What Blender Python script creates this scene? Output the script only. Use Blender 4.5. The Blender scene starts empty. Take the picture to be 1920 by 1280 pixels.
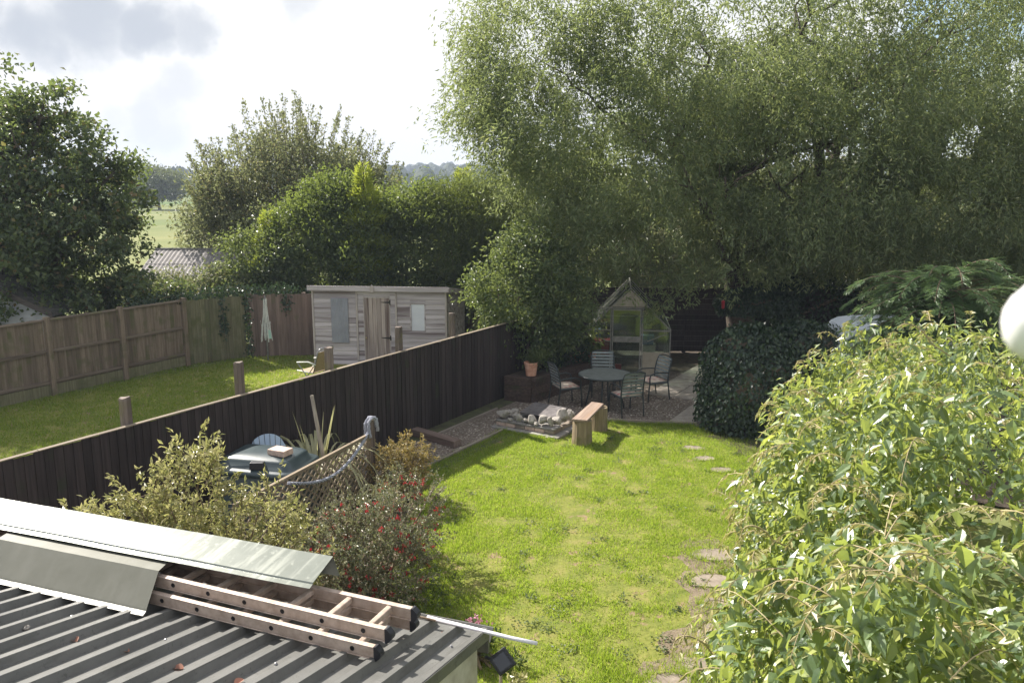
import bpy, math, random
import numpy as np
from mathutils import Vector, Matrix
R = math.radians
sc = bpy.context.scene
COL = sc.collection
random.seed(7)
RNG = np.random.default_rng(11)

# ---------------------------------------------------------------- camera, sky, sun, exposure
CAM_H = 4.7
PITCH = R(10.9)
cd = bpy.data.cameras.new('camera')
cam = bpy.data.objects.new('camera', cd)
COL.objects.link(cam)
cam.location = (0, 0, CAM_H)
cam.rotation_euler = (R(90) - PITCH, 0, 0)
cd.sensor_width = 36.0
cd.lens = 36.0 * 1536 / 1920
cd.clip_start = 0.05
cd.clip_end = 6000
cd.dof.use_dof = True
cd.dof.focus_distance = 9.0
cd.dof.aperture_fstop = 9.0
sc.camera = cam

SUN_EL, SUN_AZ = R(40), R(-45)       # azimuth from +Y, negative = to the left
sun_dir = Vector((math.sin(SUN_AZ) * math.cos(SUN_EL), math.cos(SUN_AZ) * math.cos(SUN_EL), math.sin(SUN_EL)))
sd = bpy.data.lights.new('sun', 'SUN')
sd.energy = 4.6
sd.angle = R(0.5)
sd.color = (1.0, 0.94, 0.85)
sun = bpy.data.objects.new('sun', sd)
COL.objects.link(sun)
sun.rotation_euler = sun_dir.to_track_quat('Z', 'Y').to_euler()
sun.location = (-20, 20, 30)

sc.view_settings.view_transform = 'Standard'
sc.view_settings.look = 'None'
sc.view_settings.exposure = 1.3
sc.view_settings.gamma = 1.0
sc.view_settings.use_curve_mapping = False
sc.render.engine = 'CYCLES'
sc.cycles.max_bounces = 7
sc.cycles.diffuse_bounces = 3
sc.cycles.transmission_bounces = 5
sc.cycles.transparent_max_bounces = 12
sc.cycles.use_denoising = True

def pix_dir(x, y):
    X, U = (x - 960) / 1536, (640 - y) / 1536
    return Vector((X, math.cos(PITCH) + U * math.sin(PITCH), -math.sin(PITCH) + U * math.cos(PITCH))).normalized()

def build_world():
    w = bpy.data.worlds.new('World')
    sc.world = w
    w.use_nodes = True
    nt = w.node_tree
    N, L = nt.nodes, nt.links
    N.clear()
    def nd(t, **k):
        n = N.new(t)
        for a, b in k.items():
            setattr(n, a, b)
        return n
    def math_(op, a, b=None, c=None, clamp=False):
        n = nd('ShaderNodeMath', operation=op, use_clamp=clamp)
        for i, v in enumerate((a, b, c)):
            if v is None: continue
            if isinstance(v, (int, float)): n.inputs[i].default_value = v
            else: L.new(v, n.inputs[i])
        return n.outputs[0]
    out = nd('ShaderNodeOutputWorld')
    tc = nd('ShaderNodeTexCoord')
    sky = nd('ShaderNodeTexSky', sky_type='NISHITA', sun_disc=False, sun_elevation=SUN_EL, sun_rotation=SUN_AZ % (2 * math.pi))
    sky.air_density = 1.0
    sky.dust_density = 0.6
    bg1 = nd('ShaderNodeBackground')
    bg1.inputs[1].default_value = 0.07
    L.new(sky.outputs[0], bg1.inputs[0])
    # warped direction for soft cloud edges
    nz = nd('ShaderNodeTexNoise')
    nz.inputs['Scale'].default_value = 7.0
    nz.inputs['Detail'].default_value = 7
    nz.inputs['Roughness'].default_value = 0.58
    L.new(tc.outputs['Generated'], nz.inputs['Vector'])
    sub = nd('ShaderNodeVectorMath', operation='SUBTRACT')
    L.new(nz.outputs['Color'], sub.inputs[0])
    sub.inputs[1].default_value = (.5, .5, .5)
    sca = nd('ShaderNodeVectorMath', operation='SCALE')
    L.new(sub.outputs[0], sca.inputs[0])
    sca.inputs['Scale'].default_value = 0.16
    add = nd('ShaderNodeVectorMath', operation='ADD')
    L.new(tc.outputs['Generated'], add.inputs[0])
    L.new(sca.outputs[0], add.inputs[1])
    nrm = nd('ShaderNodeVectorMath', operation='NORMALIZE')
    L.new(add.outputs[0], nrm.inputs[0])
    def blob(d, r0, r1):
        dp = nd('ShaderNodeVectorMath', operation='DOT_PRODUCT')
        L.new(nrm.outputs[0], dp.inputs[0])
        dp.inputs[1].default_value = d
        mr = nd('ShaderNodeMapRange', interpolation_type='SMOOTHSTEP')
        L.new(dp.outputs['Value'], mr.inputs[0])
        mr.inputs[1].default_value = math.cos(R(r1))
        mr.inputs[2].default_value = math.cos(R(r0))
        return mr.outputs[0]
    grey = None
    for (x, y, r0, r1, k) in ((60, 30, .6, 3.2, 1), (170, 20, .6, 3.3, 1), (270, 50, .6, 2.6, 1), (350, 75, .3, 1.9, .8),
                              (-150, 20, 1, 5, 1), (-420, -60, 2, 8, 1), (330, 175, .2, 1.7, .42), (285, 210, .2, 1.7, .42),
                              (330, 235, .2, 1.6, .38), (215, 215, .1, 1.4, .3), (560, -40, 1, 2.2, .5), (1300, -300, 5, 12, .5)):
        b = math_('MULTIPLY', blob(pix_dir(x, y), r0, r1), float(k))
        grey = b if grey is None else math_('MAXIMUM', grey, b)
    mixc = nd('ShaderNodeMix', data_type='RGBA')
    L.new(grey, mixc.inputs['Factor'])
    mixc.inputs[6].default_value = (0.80, 0.80, 0.80, 1)
    mixc.inputs[7].default_value = (0.45, 0.48, 0.53, 1)
    bg2 = nd('ShaderNodeBackground')
    bg2.inputs[1].default_value = 0.56
    L.new(mixc.outputs[2], bg2.inputs[0])
    # clear gaps away from the sun's side, thick cloud around it
    n2 = nd('ShaderNodeTexNoise')
    n2.inputs['Scale'].default_value = 5.5
    n2.inputs['Detail'].default_value = 6
    L.new(tc.outputs['Generated'], n2.inputs['Vector'])
    dp = nd('ShaderNodeVectorMath', operation='DOT_PRODUCT')
    L.new(tc.outputs['Generated'], dp.inputs[0])
    dp.inputs[1].default_value = Vector((-0.45, 0.85, 0.28)).normalized()
    thr = nd('ShaderNodeMapRange')
    L.new(dp.outputs['Value'], thr.inputs[0])
    thr.inputs[1].default_value = 0.90
    thr.inputs[2].default_value = 0.62
    thr.inputs[3].default_value = -0.35
    thr.inputs[4].default_value = 0.02
    s = math_('ADD', n2.outputs['Fac'], thr.outputs[0])
    gap = nd('ShaderNodeMapRange', interpolation_type='SMOOTHSTEP')
    L.new(s, gap.inputs[0])
    gap.inputs[1].default_value = 0.50
    gap.inputs[2].default_value = 0.60
    mx = nd('ShaderNodeMixShader')
    L.new(gap.outputs[0], mx.inputs[0])
    L.new(bg2.outputs[0], mx.inputs[1])
    L.new(bg1.outputs[0], mx.inputs[2])
    L.new(mx.outputs[0], out.inputs[0])
build_world()

# ---------------------------------------------------------------- helpers
def mat_base(name):
    m = bpy.data.materials.new(name)
    m.use_nodes = True
    nt = m.node_tree
    b = nt.nodes['Principled BSDF']
    return m, nt, b

def ramp(nt, stops, src):
    r = nt.nodes.new('ShaderNodeValToRGB')
    el = r.color_ramp.elements
    el[0].position, el[0].color = stops[0][0], (*stops[0][1], 1)
    el[1].position, el[1].color = stops[-1][0], (*stops[-1][1], 1)
    for p, c in stops[1:-1]:
        e = el.new(p)
        e.color = (*c, 1)
    nt.links.new(src, r.inputs[0])
    return r.outputs[0]

def objvec(nt, scale=(1, 1, 1), rnd=True):
    tc = nt.nodes.new('ShaderNodeTexCoord')
    mp = nt.nodes.new('ShaderNodeMapping')
    mp.inputs['Scale'].default_value = scale
    nt.links.new(tc.outputs['Object'], mp.inputs[0])
    if not rnd:
        return mp.outputs[0]
    oi = nt.nodes.new('ShaderNodeObjectInfo')
    m = nt.nodes.new('ShaderNodeMath'); m.operation = 'MULTIPLY'
    nt.links.new(oi.outputs['Random'], m.inputs[0]); m.inputs[1].default_value = 57.0
    a = nt.nodes.new('ShaderNodeVectorMath'); a.operation = 'ADD'
    nt.links.new(mp.outputs[0], a.inputs[0]); nt.links.new(m.outputs[0], a.inputs[1])
    return a.outputs[0]

def noise(nt, vec, scale, detail=4, rough=.55):
    n = nt.nodes.new('ShaderNodeTexNoise')
    n.inputs['Scale'].default_value = scale
    n.inputs['Detail'].default_value = detail
    n.inputs['Roughness'].default_value = rough
    nt.links.new(vec, n.inputs['Vector'])
    return n.outputs['Fac']

def bump(nt, b, src, strength=.3, dist=.01):
    n = nt.nodes.new('ShaderNodeBump')
    n.inputs['Strength'].default_value = strength
    n.inputs['Distance'].default_value = dist
    nt.links.new(src, n.inputs['Height'])
    nt.links.new(n.outputs[0], b.inputs['Normal'])

def mixrgb(nt, f, a, b, mode='MIX'):
    n = nt.nodes.new('ShaderNodeMix'); n.data_type = 'RGBA'; n.blend_type = mode
    for i, v in ((0, f), (6, a), (7, b)):
        if isinstance(v, (int, float)): n.inputs[i].default_value = v
        elif isinstance(v, tuple): n.inputs[i].default_value = (*v, 1)
        else: nt.links.new(v, n.inputs[i])
    return n.outputs[2]

def mottled(name, c1, c2, scale=6, rough=.7, metallic=0, bmp=.25, detail=5, dist=.01, spec=.5, c3=None):
    m, nt, b = mat_base(name)
    v = objvec(nt)
    f = noise(nt, v, scale, detail, .6)
    stops = [(.32, c1), (.66, c2)] if c3 is None else [(.28, c1), (.5, c2), (.7, c3)]
    nt.links.new(ramp(nt, stops, f), b.inputs['Base Color'])
    b.inputs['Roughness'].default_value = rough
    b.inputs['Metallic'].default_value = metallic
    b.inputs['Specular IOR Level'].default_value = spec
    if bmp:
        bump(nt, b, noise(nt, v, scale * 5, 4), bmp, dist)
    return m

def wood(name, c1, c2, axis='Z', rough=.8, var=.35, moss=None, mossamt=.0, grain=28, spec=.3, streak=None, sthr=.56):
    """Grain along axis, per-piece tone variation, optional algae patches."""
    m, nt, b = mat_base(name)
    s = [grain, grain, grain]
    s['XYZ'.index(axis)] = grain * .045
    v = objvec(nt, tuple(s))
    f = noise(nt, v, 1.0, 5, .62)
    col = ramp(nt, [(.3, c1), (.7, c2)], f)
    oi = nt.nodes.new('ShaderNodeObjectInfo')
    mr = nt.nodes.new('ShaderNodeMapRange')
    nt.links.new(oi.outputs['Random'], mr.inputs[0])
    mr.inputs[3].default_value = 1 - var
    mr.inputs[4].default_value = 1 + var
    cmb = nt.nodes.new('ShaderNodeCombineColor')
    for i in range(3): nt.links.new(mr.outputs[0], cmb.inputs[i])
    col = mixrgb(nt, 1.0, col, cmb.outputs[0], 'MULTIPLY')
    if streak:
        sv = objvec(nt, tuple(x * .35 for x in s))
        sf = ramp(nt, [(sthr, (0, 0, 0)), (sthr + .14, (1, 1, 1))], noise(nt, sv, 1.0, 3))
        col = mixrgb(nt, sf, col, streak)
    if moss:
        mv = objvec(nt)
        mf = ramp(nt, [(.62 - mossamt, (0, 0, 0)), (.80 - mossamt, (1, 1, 1))], noise(nt, mv, 2.3, 5))
        col = mixrgb(nt, mf, col, moss)
    nt.links.new(col, b.inputs['Base Color'])
    b.inputs['Roughness'].default_value = rough
    b.inputs['Specular IOR Level'].default_value = spec
    bump(nt, b, f, .35, .006)
    return m

def leafmat(name, stops, trans, tw=.35, rough=.42, spec=.5):
    m, nt, b = mat_base(name)
    g = nt.nodes.new('ShaderNodeNewGeometry')
    col = ramp(nt, stops, g.outputs['Random Per Island'])
    nt.links.new(col, b.inputs['Base Color'])
    b.inputs['Roughness'].default_value = rough
    b.inputs['Specular IOR Level'].default_value = spec
    t = nt.nodes.new('ShaderNodeBsdfTranslucent')
    tc = mixrgb(nt, .5, col, trans)
    nt.links.new(tc, t.inputs[0])
    mx = nt.nodes.new('ShaderNodeMixShader')
    mx.inputs[0].default_value = tw
    out = nt.nodes['Material Output']
    nt.links.new(b.outputs[0], mx.inputs[1])
    nt.links.new(t.outputs[0], mx.inputs[2])
    nt.links.new(mx.outputs[0], out.inputs['Surface'])
    return m

class MB:
    """Collects shapes; build() links them as ONE mesh object."""
    def __init__(s): s.v, s.f = [], []
    def add(s, vs, fs):
        o = len(s.v)
        s.v += [tuple(p) for p in vs]
        s.f += [tuple(i + o for i in q) for q in fs]
        return s
    def hexa(s, p):
        return s.add(p, [(0, 3, 2, 1), (4, 5, 6, 7), (0, 1, 5, 4), (1, 2, 6, 5), (2, 3, 7, 6), (3, 0, 4, 7)])
    def box(s, x0, x1, y0, y1, z0, z1):
        return s.hexa([(x0, y0, z0), (x1, y0, z0), (x1, y1, z0), (x0, y1, z0), (x0, y0, z1), (x1, y0, z1), (x1, y1, z1), (x0, y1, z1)])
    def bar(s, a, b, w, h, up=(0, 0, 1)):
        a, b = Vector(a), Vector(b)
        d = (b - a).normalized()
        u = Vector(up)
        x = d.cross(u)
        if x.length < 1e-4: x = d.cross(Vector((1, 0, 0)))
        x.normalize()
        y = x.cross(d).normalized()
        x, y = x * w / 2, y * h / 2
        return s.hexa([a - x - y, a + x - y, b + x - y, b - x - y, a - x + y, a + x + y, b + x + y, b - x + y])
    def tube(s, pts, rad, n=6, cap=True):
        pts = [Vector(p) for p in pts]
        if isinstance(rad, (int, float)): rad = [rad] * len(pts)
        o = len(s.v)
        ref = None
        for i, p in enumerate(pts):
            t = (pts[min(i + 1, len(pts) - 1)] - pts[max(i - 1, 0)]).normalized()
            if ref is None:
                ref = t.cross(Vector((0, 0, 1)))
                if ref.length < .1: ref = t.cross(Vector((1, 0, 0)))
            ref = (ref - t * ref.dot(t)).normalized()
            bi = t.cross(ref)
            for k in range(n):
                a = 2 * math.pi * k / n
                s.v.append(tuple(p + (ref * math.cos(a) + bi * math.sin(a)) * rad[i]))
        for i in range(len(pts) - 1):
            for k in range(n):
                q = o + i * n
                s.f.append((q + k, q + (k + 1) % n, q + n + (k + 1) % n, q + n + k))
        if cap:
            s.f.append(tuple(o + k for k in reversed(range(n))))
            q = o + (len(pts) - 1) * n
            s.f.append(tuple(q + k for k in range(n)))
        return s
    def lathe(s, prof, n=16, c=(0, 0, 0)):
        o = len(s.v)
        for r, z in prof:
            for k in range(n):
                a = 2 * math.pi * k / n
                s.v.append((c[0] + r * math.cos(a), c[1] + r * math.sin(a), c[2] + z))
        for i in range(len(prof) - 1):
            for k in range(n):
                q = o + i * n
                s.f.append((q + k, q + (k + 1) % n, q + n + (k + 1) % n, q + n + k))
        s.f.append(tuple(o + k for k in reversed(range(n))))
        q = o + (len(prof) - 1) * n
        s.f.append(tuple(q + k for k in range(n)))
        return s
    def mesh(s, name, m, smooth=False):
        me = bpy.data.meshes.new(name)
        me.from_pydata(s.v, [], s.f)
        me.update()
        if m: me.materials.append(m)
        if smooth:
            me.polygons.foreach_set('use_smooth', [True] * len(me.polygons))
        return me
    def build(s, name, m, parent=None, loc=None, smooth=False, bevel=0):
        return link(name, s.mesh(name, m, smooth), parent, loc, bevel=bevel)

def link(name, me, parent=None, loc=None, rot=None, scale=None, bevel=0):
    o = bpy.data.objects.new(name, me)
    COL.objects.link(o)
    if parent: o.parent = parent
    if loc is not None: o.location = loc
    if rot is not None: o.rotation_euler = rot
    if scale is not None: o.scale = scale
    if bevel:
        md = o.modifiers.new('bevel', 'BEVEL')
        md.width = bevel
        md.segments = 2
        md.limit_method = 'ANGLE'
    return o

def tag(o, label=None, cat=None, group=None, kind=None):
    for k, v in (('label', label), ('category', cat), ('group', group), ('kind', kind)):
        if v: o[k] = v
    return o

def thing(name, label, cat, loc=(0, 0, 0), rz=0.0, group=None):
    o = bpy.data.objects.new(name, None)
    COL.objects.link(o)
    o.empty_display_size = .2
    o.location = loc
    o.rotation_euler = (0, 0, rz)
    return tag(o, label, cat, group)

def copy_tree(o, parent=None):
    c = o.copy()
    COL.objects.link(c)
    c.parent = parent
    for ch in [x for x in o.children]:
        copy_tree(ch, c)
    return c

def np_mesh(name, V, Fs, m, smooth=False):
    """V (n,3); Fs list of (k, arr) face arrays."""
    me = bpy.data.meshes.new(name)
    V = np.ascontiguousarray(V, dtype=np.float32)
    me.vertices.add(len(V))
    me.vertices.foreach_set('co', V.ravel())
    loops = np.concatenate([a.ravel() for a in Fs]).astype(np.int32)
    tot = np.concatenate([np.full(len(a), a.shape[1]) for a in Fs]).astype(np.int32)
    start = np.concatenate([[0], np.cumsum(tot)[:-1]]).astype(np.int32)
    me.loops.add(len(loops))
    me.loops.foreach_set('vertex_index', loops)
    me.polygons.add(len(tot))
    me.polygons.foreach_set('loop_start', start)
    me.polygons.foreach_set('loop_total', tot)
    me.polygons.foreach_set('use_smooth', np.full(len(tot), smooth))
    me.update(calc_edges=True)
    me.materials.append(m)
    return me

def unit(a):
    return a / np.maximum(np.linalg.norm(a, axis=-1, keepdims=True), 1e-9)

def rdirs(n):
    return unit(RNG.normal(size=(n, 3)))

def leaf_mesh(name, P, D, N, L, W, m, fold=.25, big=False, curl=.25):
    """P base points, D leaf direction, N rough normal, L length, W width."""
    n = len(P)
    D = unit(D)
    S = unit(np.cross(D, N))
    Nn = unit(np.cross(S, D))
    L = np.broadcast_to(np.asarray(L, float), (n,))[:, None]
    W = np.broadcast_to(np.asarray(W, float), (n,))[:, None]
    if not big:
        V = np.stack([P, P + D * L * .45 - S * W * .5 + Nn * W * fold, P + D * L - Nn * L * curl * .4, P + D * L * .45 + S * W * .5 + Nn * W * fold], 1)
        i = np.arange(n)[:, None] * 4
        F = np.concatenate([i + [0, 1, 2], i + [0, 2, 3]], 0)
        return np_mesh(name, V.reshape(-1, 3), [F], m)
    def pt(t, s, z): return P + D * L * t + S * W * s + Nn * (z - curl * L * t * t)
    V = np.stack([pt(0, 0, 0), pt(.28, -.46, W * fold), pt(.62, -.36, W * fold), pt(1, 0, 0), pt(.62, .36, W * fold), pt(.28, .46, W * fold), pt(.3, 0, 0), pt(.64, 0, 0)], 1)
    i = np.arange(n)[:, None] * 8
    T = np.concatenate([i + [0, 6, 1], i + [2, 7, 3], i + [0, 5, 6], i + [4, 3, 7]], 0)
    Q = np.concatenate([i + [1, 6, 7, 2], i + [6, 5, 4, 7]], 0)
    return np_mesh(name, V.reshape(-1, 3), [T, Q], m)

def shell(blobs, n, rmin=.6, up=0.0):
    """n points in the outer shells of ellipsoids (cx,cy,cz,rx,ry,rz), not deep inside another one; also outward dirs."""
    B = np.array(blobs, float)
    vol = (B[:, 3] * B[:, 4] * B[:, 5]) ** (2 / 3)
    P, O = [], []
    got = 0
    while got < n:
        k = RNG.choice(len(B), size=n, p=vol / vol.sum())
        d = rdirs(n)
        r = RNG.uniform(rmin ** 3, 1, n) ** (1 / 3)
        b = B[k]
        p = b[:, :3] + d * b[:, 3:] * r[:, None]
        ok = np.ones(n, bool)
        for q in B:
            e = (((p - q[:3]) / q[3:]) ** 2).sum(1)
            ok &= e > (rmin * .8) ** 2
        ok &= p[:, 2] > .05
        o = unit(d / b[:, 3:])
        P.append(p[ok]); O.append(o[ok])
        got += ok.sum()
    return np.concatenate(P)[:n], np.concatenate(O)[:n]

def clumps(C, O, per, spread, flat=.7):
    """leaf base points round clump centres."""
    n = len(C)
    P = np.repeat(C, per, 0) + RNG.normal(size=(n * per, 3)) * spread * np.array([1, 1, flat])
    return P, np.repeat(O, per, 0)

def crown(name, blobs, ncl, per, spread, L, W, m, parent=None, rmin=.6, droop=.3, outw=.7, jitter=.35, flat=.7, fold=.25, keep=None):
    C, O = shell(blobs, ncl, rmin)
    C = C + O * (RNG.exponential(.5, len(C)) * spread * 1.1)[:, None]
    P, O = clumps(C, O, per, spread, flat)
    if keep is not None:
        k = keep(P)
        P, O = P[k], O[k]
    n = len(P)
    D = unit(O * outw + rdirs(n) - np.array([0, 0, droop]))
    N = unit(O + np.array([0, 0, .8]) + rdirs(n) * .9)
    s = RNG.uniform(1 - jitter, 1 + jitter, n)
    me = leaf_mesh(name, P, D, N, L * s, W * s, m, fold)
    return link(name, me, parent)

def limb(mb, a, b, r0, r1, wob=.12, n=6, sides=7):
    a, b = Vector(a), Vector(b)
    ln = (b - a).length
    pts, rr = [], []
    for i in range(n + 1):
        t = i / n
        w = wob * ln * math.sin(math.pi * t)
        pts.append(a.lerp(b, t) + Vector((random.uniform(-1, 1), random.uniform(-1, 1), random.uniform(-.4, .9))) * w * .5)
        rr.append(r0 + (r1 - r0) * t)
    mb.tube(pts, rr, sides)
    return pts

# plot axes: AX runs along the dark fence away from the house, BX across to the right
AX, BX = Vector((.518, .855, 0)), Vector((.855, -.518, 0))
AROT = math.atan2(.855, .518)
def UV(u, v, z=0.0):
    p = AX * u + BX * (v - 9.37)
    return Vector((p.x, p.y, z))
def uv_of(P):
    return P[..., 0] * .518 + P[..., 1] * .855, P[..., 0] * .855 - P[..., 1] * .518 + 9.37
# ---------------------------------------------------------------- materials
M = {}
M['fence_dark'] = wood('dark_stained_boards', (.024, .018, .018), (.058, .044, .043), 'Z', .75, .28, moss=(.036, .042, .024), mossamt=.02, streak=(.060, .050, .045), sthr=.60)
M['fence_cap'] = wood('weathered_cap', (.16, .125, .09), (.34, .28, .21), 'X', .8, .15)
M['post_grey'] = wood('weathered_post', (.085, .066, .055), (.25, .20, .17), 'Z', .85, .2, moss=(.16, .15, .06), mossamt=.05, grain=22)
M['fence_left'] = wood('old_fence_boards', (.12, .090, .068), (.24, .185, .138), 'Z', .85, .22, moss=(.115, .112, .055), mossamt=.10)
M['fence_rail'] = wood('old_fence_rails', (.095, .072, .055), (.19, .15, .11), 'X', .85, .12, moss=(.13, .13, .05), mossamt=.06)
M['fence_green'] = wood('green_fence_boards', (.10, .095, .055), (.21, .19, .115), 'Z', .85, .2, moss=(.11, .115, .055), mossamt=.14)
M['fence_brown'] = wood('brown_fence_boards', (.105, .075, .062), (.21, .155, .125), 'Z', .85, .22, moss=(.10, .10, .05), mossamt=.02)
M['shed_board'] = wood('grey_shed_boards', (.33, .29, .305), (.60, .54, .56), 'X', .85, .16, streak=(.19, .15, .155), grain=16, sthr=.50)
M['shed_door'] = wood('grey_door_planks', (.25, .195, .18), (.48, .40, .37), 'Z', .85, .16, streak=(.13, .09, .08), grain=18)
M['shed_batten'] = wood('pale_batten', (.34, .29, .28), (.54, .48, .46), 'Z', .85, .1)
M['felt'] = mottled('roof_felt', (.05, .05, .045), (.12, .115, .10), 9, .9)
M['shutter'] = mottled('grey_blue_sheet', (.235, .24, .285), (.30, .305, .355), 3, .5, bmp=.06)
M['paleglass'] = mottled('pale_blind', (.58, .58, .68), (.68, .69, .78), 1.5, .18, bmp=0)
M['iron'] = mottled('black_iron', (.015, .015, .017), (.04, .038, .04), 20, .5, metallic=.6, bmp=.1)
M['weatherboard'] = wood('white_weatherboard', (.40, .40, .42), (.52, .52, .54), 'X', .6, .06)
M['verge'] = wood('dark_verge', (.06, .05, .045), (.13, .11, .095), 'X', .8, .1)
M['redbrown'] = wood('red_brown_boards', (.09, .035, .018), (.20, .085, .045), 'X', .7, .2)
M['cement'] = mottled('cement_sheet', (.17, .155, .155), (.30, .28, .275), 5, .9, c3=(.23, .21, .205))
M['alu'] = mottled('weathered_aluminium', (.36, .27, .21), (.56, .45, .37), 14, .5, metallic=.12, bmp=.12)
M['black_plastic'] = mottled('black_plastic', (.010, .010, .014), (.028, .028, .034), 15, .45, bmp=.05)
M['roofsheet'] = mottled('green_grey_sheet', (.105, .105, .098), (.160, .157, .148), 4, .45, bmp=.03, spec=.4, c3=(.135, .133, .125))
M['flash_a'] = mottled('glossy_flashing', (.145, .16, .135), (.19, .205, .18), 6, .30, metallic=.35, bmp=.05, spec=.8)
M['flash_b'] = mottled('olive_flashing', (.125, .125, .095), (.165, .165, .13), 5, .45, bmp=.03)
M['render'] = mottled('stained_render', (.40, .36, .30), (.66, .62, .56), 5, .85, bmp=.25)
M['white_plastic'] = mottled('white_plastic', (.70, .68, .72), (.80, .78, .82), 6, .35, bmp=0)
M['oiltank'] = mottled('dark_green_plastic', (.028, .045, .052), (.045, .066, .072), 5, .33, bmp=.05)
M['tank_body'] = mottled('tank_body_plastic', (.05, .075, .085), (.075, .10, .11), 5, .4, bmp=.05)
M['brick'] = mottled('pale_brick', (.42, .30, .24), (.62, .48, .41), 22, .85)
M['chair_blue'] = mottled('pale_blue_paint', (.36, .47, .62), (.46, .57, .70), 4, .55, bmp=.05)
M['trellis'] = wood('trellis_laths', (.18, .135, .09), (.36, .29, .21), 'X', .85, .2)
M['rope'] = mottled('blue_grey_rope', (.26, .27, .33), (.52, .53, .60), 60, .9, bmp=.9)
M['pole'] = wood('grey_pole', (.22, .185, .15), (.42, .37, .31), 'Z', .85, .1)
M['bench'] = wood('bench_plank', (.19, .135, .105), (.34, .255, .20), 'Y', .8, .1, streak=(.27, .18, .12))
M['stump'] = wood('mossy_stump', (.15, .11, .07), (.30, .235, .15), 'Z', .9, .1, moss=(.15, .14, .045), mossamt=.16)
M['sleeper'] = wood('dark_sleeper', (.040, .026, .021), (.11, .077, .062), 'X', .85, .2, moss=(.045, .055, .025), mossamt=.03)
M['sleeper_l'] = wood('worn_sleeper', (.11, .075, .062), (.25, .185, .155), 'X', .85, .1)
M['edging'] = wood('grey_edging', (.15, .12, .10), (.33, .28, .24), 'X', .85, .15)
M['stone'] = mottled('pale_rock', (.11, .10, .09), (.36, .33, .295), 7, .9, bmp=.8, c3=(.25, .23, .20))
M['slab'] = mottled('grey_slab', (.16, .15, .14), (.33, .31, .285), 5, .9, bmp=.4)
M['patio'] = mottled('buff_paving', (.27, .235, .20), (.44, .39, .33), 6, .9, bmp=.35)
M['step'] = mottled('stepping_stone', (.17, .135, .105), (.30, .25, .205), 7, .95, bmp=.4)
M['ash'] = mottled('ashes', (.06, .055, .05), (.20, .19, .18), 9, .95)
M['steelplate'] = mottled('rusty_plate', (.10, .09, .09), (.22, .20, .20), 7, .6, metallic=.3)
M['chairframe'] = mottled('dark_green_metal', (.022, .030, .034), (.045, .056, .060), 9, .38, bmp=.04)
M['slat'] = mottled('grey_green_slat', (.16, .185, .185), (.24, .27, .265), 8, .45, bmp=.1)
M['tabletop'] = mottled('slate_green_table', (.115, .125, .118), (.18, .195, .185), 7, .55, bmp=.1)
M['terracotta'] = mottled('terracotta', (.52, .24, .15), (.72, .42, .30), 9, .9)
M['red_plastic'] = mottled('red_plastic', (.36, .02, .03), (.45, .035, .045), 4, .4, bmp=0)
M['blue_plastic'] = mottled('blue_plastic', (.10, .18, .32), (.16, .26, .42), 4, .4, bmp=0)
M['cream_plastic'] = mottled('cream_sack', (.45, .43, .36), (.60, .57, .50), 5, .7)
M['alu_pale'] = mottled('greenhouse_bar', (.20, .19, .17), (.34, .32, .29), 10, .6, metallic=.2, bmp=.05)
M['board_tan'] = mottled('tan_board', (.34, .29, .22), (.45, .39, .30), 5, .85)
M['soil'] = mottled('soil', (.035, .026, .018), (.10, .075, .052), 8, 1.0, bmp=.8, dist=.03)
M['mossy'] = mottled('mossy_soil', (.05, .045, .028), (.10, .11, .04), 5, 1.0, bmp=.7, dist=.03)
M['bark'] = mottled('bark', (.055, .042, .032), (.17, .135, .105), 14, .95, bmp=.9, dist=.03)
M['twig'] = mottled('twig', (.10, .07, .045), (.24, .18, .12), 12, .9)
M['stem_pale'] = mottled('pale_stem', (.30, .23, .13), (.48, .40, .22), 12, .8)
M['solar'] = mottled('solar_glass', (.02, .025, .04), (.05, .055, .075), 3, .12, bmp=0)
M['whitegel'] = mottled('white_body', (.62, .66, .74), (.72, .75, .80), 2, .32, bmp=0)
M['white_soft'] = mottled('white_enamel', (.78, .78, .78), (.84, .84, .84), 2, .3, bmp=0)
M['mesh_tan'] = mottled('tan_mesh', (.26, .19, .12), (.36, .27, .18), 30, .8)
M['chrome'] = mottled('grey_tube', (.18, .18, .19), (.32, .32, .33), 12, .35, metallic=.7, bmp=0)
M['cloth_white'] = mottled('white_line', (.55, .56, .52), (.72, .73, .68), 20, .8, bmp=0)
M['cloth_green'] = mottled('mint_cloth', (.30, .50, .42), (.42, .62, .52), 12, .8, bmp=0)

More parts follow.
